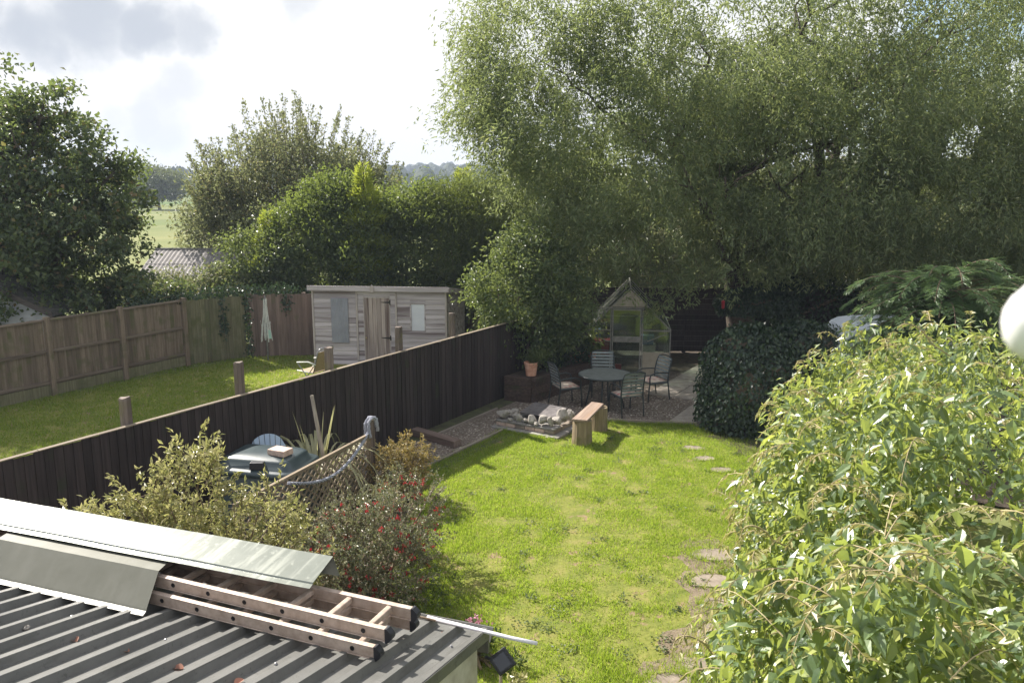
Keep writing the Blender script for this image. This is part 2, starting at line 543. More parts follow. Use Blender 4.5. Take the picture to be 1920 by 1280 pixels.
def grimy_sheet(name, c1, c2, grime, rough, metallic, amt, spec=.4):
    m, nt, b = mat_base(name)
    v = objvec(nt, (1, 1, 1), False)
    col = ramp(nt, [(.3, c1), (.7, c2)], noise(nt, v, 3.0, 6, .65))
    sv = objvec(nt, (9, .8, 3), False)
    s1 = ramp(nt, [(.50, (0, 0, 0)), (.75, (1, 1, 1))], noise(nt, sv, 1.6, 5, .7))
    s2 = ramp(nt, [(.58, (0, 0, 0)), (.66, (1, 1, 1))], noise(nt, v, 26.0, 5, .75))
    mx = nt.nodes.new('ShaderNodeMix'); mx.data_type = 'RGBA'; mx.blend_type = 'LIGHTEN'; mx.inputs[0].default_value = .6
    nt.links.new(s1, mx.inputs[6]); nt.links.new(s2, mx.inputs[7])
    f = nt.nodes.new('ShaderNodeMath'); f.operation = 'MULTIPLY'; f.inputs[1].default_value = amt
    nt.links.new(mx.outputs[2], f.inputs[0])
    nt.links.new(mixrgb(nt, f.outputs[0], col, grime), b.inputs['Base Color'])
    b.inputs['Metallic'].default_value = metallic
    b.inputs['Specular IOR Level'].default_value = spec
    rr = nt.nodes.new('ShaderNodeMapRange'); nt.links.new(f.outputs[0], rr.inputs[0])
    rr.inputs[3].default_value = rough; rr.inputs[4].default_value = min(1, rough + .5)
    nt.links.new(rr.outputs[0], b.inputs['Roughness'])
    bump(nt, b, noise(nt, v, 2.2, 3), .25, .01)
    return m
M['roofsheet'] = grimy_sheet('green_grey_sheet', (.105, .105, .098), (.165, .162, .152), (.055, .055, .045), .45, 0, .75)
M['flash_a'] = grimy_sheet('glossy_flashing', (.145, .16, .135), (.19, .205, .18), (.11, .12, .10), .29, .35, .5, .8)
M['flash_b'] = grimy_sheet('olive_flashing', (.120, .120, .092), (.160, .158, .128), (.19, .185, .16), .45, 0, .35)
def cushion_mat():
    m, nt, b = mat_base('patterned_cushion')
    v = objvec(nt)
    vo = nt.nodes.new('ShaderNodeTexVoronoi')
    vo.inputs['Scale'].default_value = 9
    nt.links.new(v, vo.inputs['Vector'])
    c = ramp(nt, [(.05, (.42, .12, .12)), (.35, (.50, .32, .27)), (.6, (.62, .52, .43))], vo.outputs['Distance'])
    nt.links.new(c, b.inputs['Base Color'])
    b.inputs['Roughness'].default_value = .9
    return m
M['cushion'] = cushion_mat()

def glass_mat(name, tint=(.72, .78, .74), k=.10):
    m, nt, b = mat_base(name)
    tr = nt.nodes.new('ShaderNodeBsdfTransparent')
    tr.inputs[0].default_value = (*tint, 1)
    gl = nt.nodes.new('ShaderNodeBsdfGlossy')
    gl.inputs['Roughness'].default_value = .05
    df = nt.nodes.new('ShaderNodeBsdfDiffuse')
    df.inputs[0].default_value = (.30, .32, .27, 1)
    mx = nt.nodes.new('ShaderNodeMixShader'); mx.inputs[0].default_value = k
    nt.links.new(tr.outputs[0], mx.inputs[1]); nt.links.new(gl.outputs[0], mx.inputs[2])
    v = objvec(nt)
    f = ramp(nt, [(.4, (.02, .02, .02)), (.75, (.14, .14, .14))], noise(nt, v, 3, 5))
    m2 = nt.nodes.new('ShaderNodeMixShader')
    nt.links.new(f, m2.inputs[0])
    nt.links.new(mx.outputs[0], m2.inputs[1]); nt.links.new(df.outputs[0], m2.inputs[2])
    nt.links.new(m2.outputs[0], nt.nodes['Material Output'].inputs['Surface'])
    return m
M['glass'] = glass_mat('greenhouse_glass')

# foliage
M['willow'] = leafmat('willow_leaf', [(0, (.075, .105, .052)), (.5, (.135, .175, .085)), (.85, (.20, .235, .115)), (1, (.30, .29, .13))], (.48, .56, .16), .45, .42)
M['maple'] = leafmat('broad_leaf', [(0, (.040, .062, .034)), (.6, (.080, .112, .050)), (.9, (.13, .155, .062)), (1, (.26, .15, .08))], (.34, .44, .09), .36, .42)
M['sallow'] = leafmat('grey_green_leaf', [(0, (.075, .090, .052)), (.5, (.135, .15, .088)), (.85, (.21, .22, .13)), (1, (.30, .22, .11))], (.42, .46, .17), .40, .5, .4)
M['laurel'] = leafmat('laurel_leaf', [(0, (.038, .060, .030)), (.6, (.080, .115, .045)), (1, (.17, .20, .065))], (.40, .50, .07), .42, .5, .35)
M['lime'] = leafmat('lime_conifer', [(0, (.15, .20, .03)), (.6, (.26, .31, .05)), (1, (.36, .38, .07))], (.62, .70, .08), .48, .5)
M['bamboo'] = leafmat('bamboo_leaf', [(0, (.05, .08, .025)), (.6, (.10, .14, .04)), (1, (.18, .20, .06))], (.34, .40, .08), .36, .42)
M['ivy'] = leafmat('ivy_leaf', [(0, (.014, .030, .018)), (.7, (.028, .055, .028)), (1, (.07, .10, .04))], (.10, .18, .04), .18, .42)
M['shrub'] = leafmat('glossy_shrub_leaf', [(0, (.040, .070, .030)), (.6, (.085, .125, .05)), (1, (.19, .21, .08))], (.40, .48, .10), .38, .42, .5)
M['variegated'] = leafmat('variegated_leaf', [(0, (.13, .15, .055)), (.4, (.27, .27, .11)), (.75, (.44, .41, .20)), (1, (.58, .52, .32))], (.60, .60, .18), .34, .34, .6)
M['fuchsia'] = leafmat('fuchsia_leaf', [(0, (.085, .11, .06)), (.5, (.165, .18, .10)), (.85, (.28, .25, .17)), (1, (.38, .27, .21))], (.36, .38, .14), .30, .40)
M['petal_red'] = leafmat('red_flower', [(0, (.30, .015, .03)), (1, (.50, .04, .06))], (.7, .05, .06), .35, .5)
M['petal_pink'] = leafmat('pink_flower', [(0, (.38, .14, .22)), (1, (.62, .30, .42))], (.7, .3, .4), .35, .5)
M['spiraea'] = leafmat('bronze_leaf', [(0, (.12, .12, .045)), (.4, (.22, .17, .06)), (.75, (.37, .26, .09)), (1, (.48, .38, .24))], (.52, .42, .10), .35, .4)
M['blade'] = leafmat('cream_striped_blade', [(0, (.20, .22, .10)), (.5, (.38, .37, .20)), (1, (.60, .56, .38))], (.5, .5, .2), .35, .4)
M['honeysuckle'] = leafmat('climber_leaf', [(0, (.042, .082, .042)), (.5, (.115, .180, .082)), (.8, (.235, .31, .12)), (1, (.48, .50, .15))], (.68, .76, .10), .42, .36, .85)
M['climber_tip'] = leafmat('young_climber_leaf', [(0, (.24, .26, .08)), (.6, (.36, .34, .14)), (1, (.46, .38, .22))], (.55, .52, .12), .38, .4)
M['cypress'] = leafmat('cypress_spray', [(0, (.060, .115, .055)), (.6, (.115, .19, .085)), (1, (.23, .30, .14))], (.36, .54, .15), .38, .45)
M['meadow'] = leafmat('meadow_bush', [(0, (.06, .08, .035)), (1, (.15, .17, .07))], (.3, .34, .08), .3, .5)
M['grass'] = leafmat('grass_blade', [(0, (.11, .185, .022)), (.45, (.195, .295, .034)), (.8, (.30, .37, .06)), (1, (.46, .40, .17))], (.56, .74, .05), .52, .5, .3)
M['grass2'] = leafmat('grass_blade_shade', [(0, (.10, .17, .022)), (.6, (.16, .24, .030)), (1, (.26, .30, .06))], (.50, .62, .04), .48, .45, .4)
M['farwood'] = leafmat('far_wood', [(0, (.045, .060, .030)), (1, (.085, .105, .050))], (.2, .25, .06), .2, .8, .1)
M['dryleaf'] = leafmat('dry_leaf', [(0, (.30, .10, .07)), (.6, (.40, .20, .14)), (1, (.45, .36, .30))], (.5, .25, .15), .2, .6)
M['pebble'] = leafmat('pebbles', [(0, (.12, .095, .075)), (.5, (.24, .20, .16)), (1, (.46, .41, .35))], (.2, .2, .2), .0, .85, .3)

def ground_mat(name, stops, scale, patch=None, pthr=(.62, .72), pscale=1.3):
    m, nt, b = mat_base(name)
    tc = nt.nodes.new('ShaderNodeTexCoord')
    v = tc.outputs['Object']
    col = ramp(nt, stops, noise(nt, v, scale, 7, .65))
    if patch:
        pf = ramp(nt, [(pthr[0], (0, 0, 0)), (pthr[1], (1, 1, 1))], noise(nt, v, pscale, 4, .6))
        col = mixrgb(nt, pf, col, patch)
    nt.links.new(col, b.inputs['Base Color'])
    b.inputs['Roughness'].default_value = 1
    b.inputs['Specular IOR Level'].default_value = .1
    bump(nt, b, noise(nt, v, scale * 6, 5), .6, .03)
    return m
M['field'] = ground_mat('field', [(.3, (.10, .13, .045)), (.5, (.16, .18, .07)), (.72, (.22, .22, .095))], .05, (.09, .14, .04), (.5, .6), .012)
M['lawn'] = ground_mat('lawn_base', [(.3, (.11, .14, .03)), (.55, (.19, .20, .05)), (.75, (.27, .22, .10))], 3.0, (.25, .18, .115), (.60, .66), 3.2)
M['worn'] = ground_mat('worn_earth', [(.3, (.13, .10, .07)), (.5, (.20, .16, .115)), (.72, (.28, .225, .165))], 7)
M['gravel'] = ground_mat('gravel_base', [(.3, (.10, .08, .065)), (.5, (.20, .165, .135)), (.7, (.34, .29, .24))], 22)
M['hill'] = ground_mat('hill_ground', [(.3, (.06, .075, .03)), (.7, (.12, .14, .06))], .02)

# ---------------------------------------------------------------- ground and setting
def sheet(name, pts, z, m, label):
    o = MB().add([(p[0], p[1], z) for p in pts], [tuple(range(len(pts)))]).build(name, m)
    return tag(o, label, kind='structure')
sheet('ground', [(-1000, -60), (1000, -60), (1000, 1000), (-1000, 1000)], -.03, M['field'], 'meadow ground running out to the far fields')
sheet('lawn', [UV(2, 1.1), UV(2, 8.6), UV(15.3, 8.6), UV(15.3, 1.1)], 0, M['lawn'], 'sunlit back lawn with worn brown patches')
sheet('lawn', [UV(-4, -.2), UV(18.8, -.2), (-3.5, 24), (-8.2, 23.6), UV(17, -8.2), UV(6, -9), UV(-4, -9)], 0, M['lawn'], 'shaded lawn of the garden beyond the dark fence')
sheet('soil_bed', [UV(-2, -.2), UV(-2, 1.6), UV(18.6, 1.6), UV(18.6, -.2)], .004, M['mossy'], 'mossy soil strip along the foot of the dark fence')
sheet('planting_bed', [UV(3, .2), UV(3, 4.5), UV(5.2, 4.3), UV(6.5, 3.6), UV(9.2, 2.2), UV(9.9, 1.3), UV(9.9, .2)], .008, M['soil'], 'bare soil bed under the bushes beside the trellis')
sheet('gravel_patch', [UV(9.6, .42), UV(9.6, 1.28), UV(13.0, 1.28), UV(13.0, 2.5), UV(14.5, 2.5), UV(15.25, 4.4), UV(15.2, 5.2), UV(19.5, 5.2), UV(19.5, .8), UV(15.1, .8), UV(15.1, .42)], .012, M['gravel'], 'brown gravel patch round the table and along the dark fence')

def wobbly(pts, z, m, name, label, amp=.12):
    P = []
    for i, p in enumerate(pts):
        q = pts[(i + 1) % len(pts)]
        for k in range(6):
            P.append((p[0] + (q[0] - p[0]) * k / 6 + random.uniform(-amp, amp), p[1] + (q[1] - p[1]) * k / 6 + random.uniform(-amp, amp), z))
    return tag(MB().add(P, [tuple(range(len(P)))]).build(name, m), label, kind='structure')
wobbly([(2.9, 10.2), (2.75, 8.4), (2.45, 6.9), (1.1, 6.7), (1.35, 7.5), (1.9, 8.2), (2.1, 9.3), (2.35, 10.3)], .004, M['worn'], 'path', 'worn strip of bare earth along the half-buried stepping stones')
wobbly([UV(15.25, 4.6), UV(14.6, 4.9), UV(14.0, 5.6), UV(13.6, 7), UV(13.6, 9), UV(13.6, 22), UV(34, 22), UV(34, -1.5), UV(18.7, -1.5), UV(18.7, 4.6)], .006, M['soil'], 'soil_under_trees', 'dark bare soil under the willow and ivy', .13)
def lawn_ok(P, pts_excl):
    k = np.ones(len(P), bool)
    for (x, y, r) in pts_excl:
        k &= ((P[:, 0] - x) ** 2 + (P[:, 1] - y) ** 2) > r * r
    return k

def vnoise(x, y, s, seed):
    """cheap smooth value noise in [0,1]"""
    rs = np.random.default_rng(seed)
    T = rs.random((64, 64))
    X, Y = x / s, y / s
    xi, yi = np.floor(X).astype(int), np.floor(Y).astype(int)
    fx, fy = X - xi, Y - yi
    fx, fy = fx * fx * (3 - 2 * fx), fy * fy * (3 - 2 * fy)
    g = lambda a, b: T[(xi + a) % 64, (yi + b) % 64]
    return (g(0, 0) * (1 - fx) + g(1, 0) * fx) * (1 - fy) + (g(0, 1) * (1 - fx) + g(1, 1) * fx) * fy

def grass(name, P, h, w, m, label):
    n = len(P)
    P = np.c_[P, np.zeros(n)]
    hv = h * RNG.uniform(.45, 1.35, n) * (.65 + .7 * vnoise(P[:, 0], P[:, 1], .35, 5))
    a = RNG.uniform(0, 2 * np.pi, n)
    S = np.c_[np.cos(a), np.sin(a), np.zeros(n)]
    lean = np.c_[RNG.normal(size=n), RNG.normal(size=n), np.zeros(n)] * .45
    T = P + np.c_[lean[:, :2] * hv[:, None], hv]
    wv = (w * RNG.uniform(.6, 1.3, n))[:, None]
    V = np.stack([P - S * wv, P + S * wv, T], 1).reshape(-1, 3)
    F = np.arange(3 * n).reshape(-1, 3)
    return tag(link(name, np_mesh(name, V, [F], m)), label, kind='stuff')

STEPS = [(3.27, 14.2, .26, .15), (3.37, 13.62, .25, .14), (3.50, 13.05, .29, .14), (3.68, 12.42, .29, .16), (2.60, 9.85, .34, .2),
         (2.42, 9.15, .33, .22), (2.40, 8.62, .27, .18), (2.26, 7.95, .38, .26), (2.02, 7.36, .40, .2), (1.52, 7.12, .26, .16)]
BARE = [(.42, 8.05, .22), (.95, 8.35, .2), (.62, 9.6, .17), (.25, 10.5, .12), (1.1, 12.4, .2), (-.2, 12.1, .13), (1.45, 7.3, .33), (.7, 7.4, .2), (1.75, 8.2, .2), (-.45, 9.1, .3), (-.3, 9.6, .25), (1.75, 14.3, .2), (2.2, 9.5, .35), (2.0, 8.9, .45), (1.75, 8.0, .5), (1.35, 7.5, .35), (1.1, 6.9, .3), (2.6, 12.6, .1), (2.0, 11.4, .12), (.9, 11.0, .1), (1.6, 10.4, .13), (.1, 8.6, .12), (.9, 13.2, .14), (-.6, 11.4, .12), (.2, 7.4, .15), (1.4, 12.9, .09), (.5, 12.0, .08), (.2, 9.6, .09), (1.3, 9.4, .1), (2.3, 10.9, .1), (.0, 10.9, .1), (.75, 10.2, .16), (1.9, 12.1, .13), (2.6, 13.4, .12), (1.1, 8.9, .16), (.35, 8.9, .12), (-.5, 12.9, .1), (1.5, 11.7, .1), (2.9, 11.6, .12), (.4, 7.0, .2)]
def main_grass():
    n = 430000
    u = 5.6 + RNG.random(n) ** 1.25 * 9.6
    v = RNG.uniform(1.25, 7.9, n)
    X = AX.x * u + BX.x * (v - 9.37); Y = AX.y * u + BX.y * (v - 9.37)
    P = np.c_[X, Y]
    k = lawn_ok(P, [(x, y, max(a, b) * .58) for x, y, a, b in STEPS])
    bare = np.zeros(n)
    for x, y, r in BARE:
        d = np.sqrt((X - x) ** 2 + (Y - y) ** 2) / r * (.35 + 1.3 * vnoise(X, Y, .13, 31))
        bare = np.maximum(bare, np.clip(1.6 - d, 0, 1))
    dens = np.clip(1.25 * vnoise(X, Y, .28, 2) + .9 * vnoise(X, Y, .9, 3) - .32, 0.03, 1)
    k &= RNG.random(n) < dens * (1 - .85 * bare)
    k &= ~((u > 12.95) & (v < 2.5))
    k &= u < 14.5 + (v - 2.5) * .39
    k &= ~((v < 3.7 - (u - 6.5) * .55) & (u < 9.5) & (RNG.random(n) < .93))
    return P[k]
grass('grass', main_grass(), .040, .0042, M['grass'], 'bright green grass of the near lawn')
def far_grass():
    n = 150000
    u = 4 + RNG.random(n) * 17
    v = -RNG.random(n) * 8.6 - .25
    X = AX.x * u + BX.x * (v - 9.37); Y = AX.y * u + BX.y * (v - 9.37)
    k = (Y < 22.3) & ~((Y > 20.9) & (X > -5.4)) & (X > -13)
    k &= RNG.random(n) < np.clip(vnoise(X, Y, .5, 8) + .35, 0, 1)
    return np.c_[X, Y][k]
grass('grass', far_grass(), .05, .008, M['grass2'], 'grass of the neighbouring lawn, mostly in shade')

def edge_tufts():
    """longer grass and weeds at the lawn's ragged edges"""
    Q = []
    for x, y, a, b in STEPS:
        t = RNG.uniform(0, 2 * np.pi, 500)
        r = RNG.normal(.95, .16, 500)
        Q.append(np.c_[x + np.cos(t) * a * r, y + np.sin(t) * b * r])
    for (u0, v0, u1, v1, n) in ((8.0, 1.36, 12.9, 1.36, 2600), (12.9, 1.3, 12.9, 2.5, 1500), (14.42, 2.5, 15.15, 4.4, 2000), (6.5, 3.6, 9.3, 2.2, 2500)):
        t = RNG.random(n)
        u = u0 + (u1 - u0) * t + RNG.normal(size=n) * .05
        v = v0 + (v1 - v0) * t + RNG.normal(size=n) * .05
        Q.append(np.c_[AX.x * u + BX.x * (v - 9.37), AX.y * u + BX.y * (v - 9.37)])
    for cx, cy in ((.05, 6.9), (.2, 6.75), (.9, 7.45), (1.05, 7.2), (1.5, 14.25), (1.05, 14.1)):
        Q.append(np.c_[cx + RNG.normal(size=350) * .12, cy + RNG.normal(size=350) * .12])
    return np.concatenate(Q)
grass('grass', edge_tufts(), .075, .004, M['grass'], 'longer ragged grass at the edges of the lawn and stepping stones')

def clover():
    n = 75
    u = 5.8 + RNG.random(n) * 8.2; v = RNG.uniform(2.4, 6.8, n)
    k = ~((v < 3.9 - (u - 6.5) * .55) & (u < 9.5)) & ~((u > 12.8) & (v < 2.6))
    u, v = u[k], v[k]; n = len(u)
    per = 34
    C = np.c_[AX.x * u + BX.x * (v - 9.37), AX.y * u + BX.y * (v - 9.37), np.zeros(n)]
    P = np.repeat(C, per, 0) + RNG.normal(size=(n * per, 3)) * np.repeat(RNG.uniform(.03, .10, n), per)[:, None] * np.array([1, 1, 0])
    P[:, 2] = RNG.uniform(.012, .045, len(P))
    D = rdirs(len(P)) * np.array([1, 1, .25])
    s = RNG.uniform(.6, 1.4, len(P))
    tag(link('clover', leaf_mesh('clover', P, D, rdirs(len(P)) * .4 + np.array([0, 0, 1.]), .034 * s, .022 * s, M['laurel'], .1)), 'small dark clover and weed patches scattered through the lawn', kind='stuff')
clover()
def pebbles():
    n = 9000
    u = RNG.uniform(9.6, 17.5, n); v = RNG.uniform(.42, 3.8, n)
    k = ((v < 1.28) & (u < 13.1)) | ((v > .8) & (u > 14.5 + np.maximum(v - 2.5, 0) * .39)) | ((u > 13.0) & (v < 2.5) & (v > .6))
    u, v = u[k], v[k]; n = len(u)
    C = np.c_[AX.x * u + BX.x * (v - 9.37), AX.y * u + BX.y * (v - 9.37), np.full(n, .014)]
    r = RNG.uniform(.010, .026, n)[:, None, None]
    base = np.array([[1, 0, 0], [0, 1, 0], [-1, 0, 0], [0, -1, 0], [0, 0, .8], [0, 0, -.4]])
    a = RNG.uniform(0, 6.28, n)
    ca, sa = np.cos(a), np.sin(a)
    V = np.repeat(base[None], n, 0) * RNG.uniform(.6, 1.3, (n, 6, 1))
    V = np.stack([V[..., 0] * ca[:, None] - V[..., 1] * sa[:, None], V[..., 0] * sa[:, None] + V[..., 1] * ca[:, None], V[..., 2]], -1) * r + C[:, None]
    f = np.array([[0, 1, 4], [1, 2, 4], [2, 3, 4], [3, 0, 4]])
    F = (np.arange(n)[:, None, None] * 6 + f[None]).reshape(-1, 3)
    o = link('gravel', np_mesh('gravel', V.reshape(-1, 3), [F], M['pebble']))
    tag(o, 'loose brown and buff gravel stones round the table', kind='stuff')
pebbles()

# paving: one structure, each slab a part
pave = thing('patio', None, None, UV(15.2, 3.85), AROT)
pave['kind'] = 'structure'; pave['label'] = 'buff paving slabs between the gravel and the ivy'
slab_me = [MB().box(-.293, .293, -.293, .293, -.03, .035 + .004 * k).mesh('paving_slab', M['patio']) for k in range(3)]
for i in range(9):
    for j in range(-3, 4):
        if j > 0 and i < 3: continue        # local +y runs left, towards the gravel
        if j > 2: continue
        link('paving_slab', slab_me[(i * 2 + j) % 3], pave, (i * .6 + .3, j * .6 - .3, .0), (RNG.normal() * .006, RNG.normal() * .006, RNG.normal() * .012), bevel=.008)

for i, (x, y, a, b) in enumerate(STEPS):
    n = 7
    mb = MB()
    r = [1 + random.uniform(-.24, .14) for _ in range(n)]
    t0 = random.uniform(0, 6)
    top = [(a * r[k] * math.cos(t0 + 6.283 * k / n), b * r[k] * math.sin(t0 + 6.283 * k / n), .012 + random.uniform(-.006, .006)) for k in range(n)]
    bot = [(p[0] * 1.04, p[1] * 1.04, -.03) for p in top]
    mb.add(bot + top, [tuple(range(n, 2 * n))] + [(k, (k + 1) % n, n + (k + 1) % n, n + k) for k in range(n)])
    o = mb.build('stepping_stone', M['step'], None, (x, y, 0), bevel=.01)
    lab = ['flat stepping stone nearest the patio at the far end of the path', 'stepping stone second from the patio, half in shade', 'stepping stone third from the patio, partly under grass',
           'stepping stone by the leafy climber, fourth from the patio', 'stepping stone emerging from under the climber beside bare earth', 'narrow stepping stone just past the bare earth by the climber',
           'smallest stepping stone with weeds around it under the climber', 'large pale stepping stone among drooping climber leaves', 'wide buff stepping stone nearest the bottom of the picture', 'half-buried stepping stone left of the widest one, by dark soil'][i]
    tag(o, lab, 'stepping stone', 'stepping stones along the lawn')

# far country: wooded hills and field
def hills():
    xs = np.linspace(-900, 900, 91)
    ys = np.array([330, 420, 520, 640, 760, 900])
    H = []
    for j, y in enumerate(ys):
        t = j / (len(ys) - 1)
        H.append(-.03 + 15 * (t ** 1.1) * (.75 + .45 * np.sin(xs / 170 + 1.3) * .5 + .18 * np.sin(xs / 61 + 2)))
    V = np.array([[x, y, H[j][i]] for j, y in enumerate(ys) for i, x in enumerate(xs)])
    nx = len(xs)
    F = np.array([[j * nx + i, j * nx + i + 1, (j + 1) * nx + i + 1, (j + 1) * nx + i] for j in range(len(ys) - 1) for i in range(nx - 1)])
    tag(link('hills', np_mesh('hills', V, [F], M['hill'], True)), 'low wooded hills on the horizon', kind='structure')
    # wood: bumpy crowns
    P, O = [], []
    Vs, Fs, off = [], [], 0
    rs = np.random.default_rng(3)
    n = 1000
    cy = rs.uniform(330, 880, n); cx = rs.uniform(-1, 1, n) * (cy * .72)
    for x, y in zip(cx, cy):
        t = (y - 330) / 570
        h = 15 * t ** 1.1 * (.75 + .225 * math.sin(x / 170 + 1.3) + .18 * math.sin(x / 61 + 2))
        r = rs.uniform(4, 7)
        k = 9
        th = rs.uniform(0, 6.28)
        pts = []
        for a, (rr, zz) in enumerate(((1.0, .1), (1.05, .8), (.8, 1.3), (.35, 1.62))):
            for q in range(k):
                an = th + 6.283 * q / k
                f = rs.uniform(.82, 1.18)
                pts.append((x + math.cos(an) * r * rr * f, y + math.sin(an) * r * rr * f, h + r * zz * rs.uniform(.9, 1.1)))
        pts.append((x, y, h + r * 1.7))
        Vs.append(np.array(pts))
        f = []
        for a in range(3):
            for q in range(k):
                f.append((off + a * k + q, off + a * k + (q + 1) % k, off + (a + 1) * k + (q + 1) % k, off + (a + 1) * k + q))
        Fs.append(np.array(f))
        off += len(pts)
    tag(link('far_wood', np_mesh('far_wood', np.concatenate(Vs), [np.concatenate(Fs)], M['farwood'])), 'hazy woodland covering the distant hills', kind='stuff')
hills()
def haze():
    m = bpy.data.materials.new('haze'); m.use_nodes = True
    nt = m.node_tree
    for n in list(nt.nodes):
        if n.type == 'BSDF_PRINCIPLED': nt.nodes.remove(n)
    v = nt.nodes.new('ShaderNodeVolumePrincipled')
    v.inputs['Color'].default_value = (.66, .76, .95, 1)
    v.inputs['Density'].default_value = HAZE
    v.inputs['Anisotropy'].default_value = 0
    nt.links.new(v.outputs[0], nt.nodes['Material Output'].inputs['Volume'])
    tag(MB().box(-1010, 1010, -70, 1010, -1.1, 46).build('haze', m), 'thin pale summer haze over the gardens and fields, thickened to lift dark tones', kind='stuff')
HAZE = .0007  # distance haze, made denser to lift the shadows like lens glare
haze()
# ---------------------------------------------------------------- fences
def seg_frame(name, label, cat, a, b, group=None):
    a, b = Vector((*a[:2], 0)), Vector((*b[:2], 0))
    d = b - a
    return thing(name, label, cat, a, math.atan2(d.y, d.x), group), d.length

def wedge_board(w, h, t0=.005, t1=.016):
    # feather-edged board standing on the x axis, front face towards -y
    return MB().hexa([(0, 0, 0), (w, 0, 0), (w, t0, 0), (0, t1, 0), (0, 0, h), (w, 0, h), (w, t0, h), (0, t1, h)])

# dark fence between the two gardens; local x runs away from the house, local -y faces our garden
fe, flen = seg_frame('garden_fence', 'long dark stained board fence dividing the two gardens', 'fence', UV(2.2, 0), UV(18.4, 0))
bw = .115
bd = [MB().hexa([(0, -.016, 0), (bw + .012, -.004, 0), (bw + .012, .004, 0), (0, .004, 0), (0, -.016, 1.66), (bw + .012, -.004, 1.66), (bw + .012, .004, 1.66), (0, .004, 1.66)]).mesh('board', M['fence_dark']) for _ in range(1)]
for i in range(int(flen / bw)):
    link('board', bd[0], fe, (i * bw, random.uniform(-.003, .003), random.uniform(-.006, .006)), (0, random.uniform(-.004, .004), 0))
for x0 in np.arange(0, flen - .1, 2.7):
    x1 = min(x0 + 2.7, flen)
    MB().hexa([(x0 + .003, -.021, 1.668), (x1 - .003, -.021, 1.668), (x1 - .003, .021, 1.668), (x0 + .003, .021, 1.668), (x0 + .003, -.021, 1.680), (x1 - .003, -.021, 1.680), (x1 - .003, .021, 1.688), (x0 + .003, .021, 1.688)]).build('cap_rail', M['fence_cap'], fe)
    MB().box(x0 + .003, x1 - .003, .006, .06, 1.2, 1.29).build('rail', M['fence_cap'], fe)
    MB().box(x0 + .003, x1 - .003, .006, .06, .35, .44).build('rail', M['fence_cap'], fe)
def rough_post(w, d, h, top=.0):
    mb = MB()
    n = 10
    pts = []
    for k in range(n):
        a = 6.283 * k / n
        c, s_ = math.cos(a), math.sin(a)
        q = (abs(c) ** 4 + abs(s_) ** 4) ** -.25
        pts.append((c * q * w / 2 * random.uniform(.94, 1.04), s_ * q * d / 2 * random.uniform(.94, 1.04)))
    V, F = [], []
    for j, (z, s_) in enumerate(((0, 1), (h * .5, 1.0), (h - .03, .97), (h, .88))):
        V += [(p[0] * s_, p[1] * s_, z + (random.uniform(-top, top) if j == 3 else 0)) for p in pts]
    for j in range(3):
        F += [(j * n + k, j * n + (k + 1) % n, (j + 1) * n + (k + 1) % n, (j + 1) * n + k) for k in range(n)]
    F.append(tuple(3 * n + k for k in range(n)))
    return mb.add(V, F)
for (X, Y, h) in ((-4.83, 10.07, 2.02), (-3.81, 11.59, 2.14), (-2.87, 13.2, 2.04), (-1.98, 14.8, 2.11), (-1.18, 16.3, 2.14), (-5.8, 8.5, 2.05)):
    l = Matrix.Rotation(-AROT, 4, 'Z') @ (Vector((X, Y, 0)) - UV(2.2, 0))
    rough_post(.135, .125, h, .008).build('post', M['post_grey'], fe, (l.x, .125, 0), smooth=False)

# left boundary fence, bays of boards with rails on our side
P0, P1 = Vector((-8.57, 21.06, 0)), Vector((-12.6, 14.08, 0))
lf, ln = seg_frame('boundary_fence', 'brown board fence with three rails and posts along the left side', 'fence', P0, P1)
# local x runs towards the viewer; our side is local +y
bay = 1.8
lbd = MB().hexa([(0, 0, 0), (.112, 0, 0), (.112, .006, 0), (0, .015, 0), (0, 0, 1.5), (.112, 0, 1.5), (.112, .006, 1.5), (0, .015, 1.5)]).mesh('board', M['fence_left'])
for k in range(4):
    x0 = k * bay
    MB().box(x0 - .055, x0 + .055, 0, .11, 0, 1.80).build('post', M['fence_left'], lf, bevel=.01)
    for z, h in ((1.70, .055), (.98, .075), (.285, .075)):
        MB().hexa([(x0 + .057, .018, z), (x0 + bay - .057, .018, z), (x0 + bay - .057, .06, z + .01), (x0 + .057, .06, z + .01), (x0 + .057, .018, z + h), (x0 + bay - .057, .018, z + h), (x0 + bay - .057, .05, z + h - .015), (x0 + .057, .05, z + h - .015)]).build('rail', M['fence_rail'], lf)
    MB().box(x0 + .057, x0 + bay - .057, .02, .045, .02, .27).build('gravel_board', M['fence_green'], lf)
    for i in range(15):
        link('board', lbd, lf, (x0 + .058 + i * .1122, -.002 + random.uniform(-.002, .002), .255 + random.uniform(-.006, .006)), (0, random.uniform(-.004, .004), 0))

def plain_fence(name, label, a, b, h, m, step=.12, post=True):
    f, L_ = seg_frame(name, label, 'fence', a, b)
    me = MB().hexa([(0, -.012, 0), (step + .008, -.004, 0), (step + .008, .004, 0), (0, .004, 0), (0, -.012, h), (step + .008, -.004, h), (step + .008, .004, h), (0, .004, h)]).mesh('board', m)
    for i in range(int(L_ / step)):
        link('board', me, f, (i * step, random.uniform(-.003, .003), random.uniform(-.012, .012)), (0, random.uniform(-.006, .006), 0))
    if post:
        for x in np.arange(0.02, L_ + .1, max(L_ / 2 - .02, 1.2)):
            MB().box(x - .05, x + .05, .012, .11, 0, h + .03).build('post', m, f)
    for z in (.4, h - .3):
        MB().box(0, L_, .014, .05, z, z + .08).build('rail', m, f)
    return f
plain_fence('back_fence', 'greenish close-boarded fence joining the long railed fence at the back', (-8.50, 21.12), (-7.24, 22.2), 1.70, M['fence_green'])
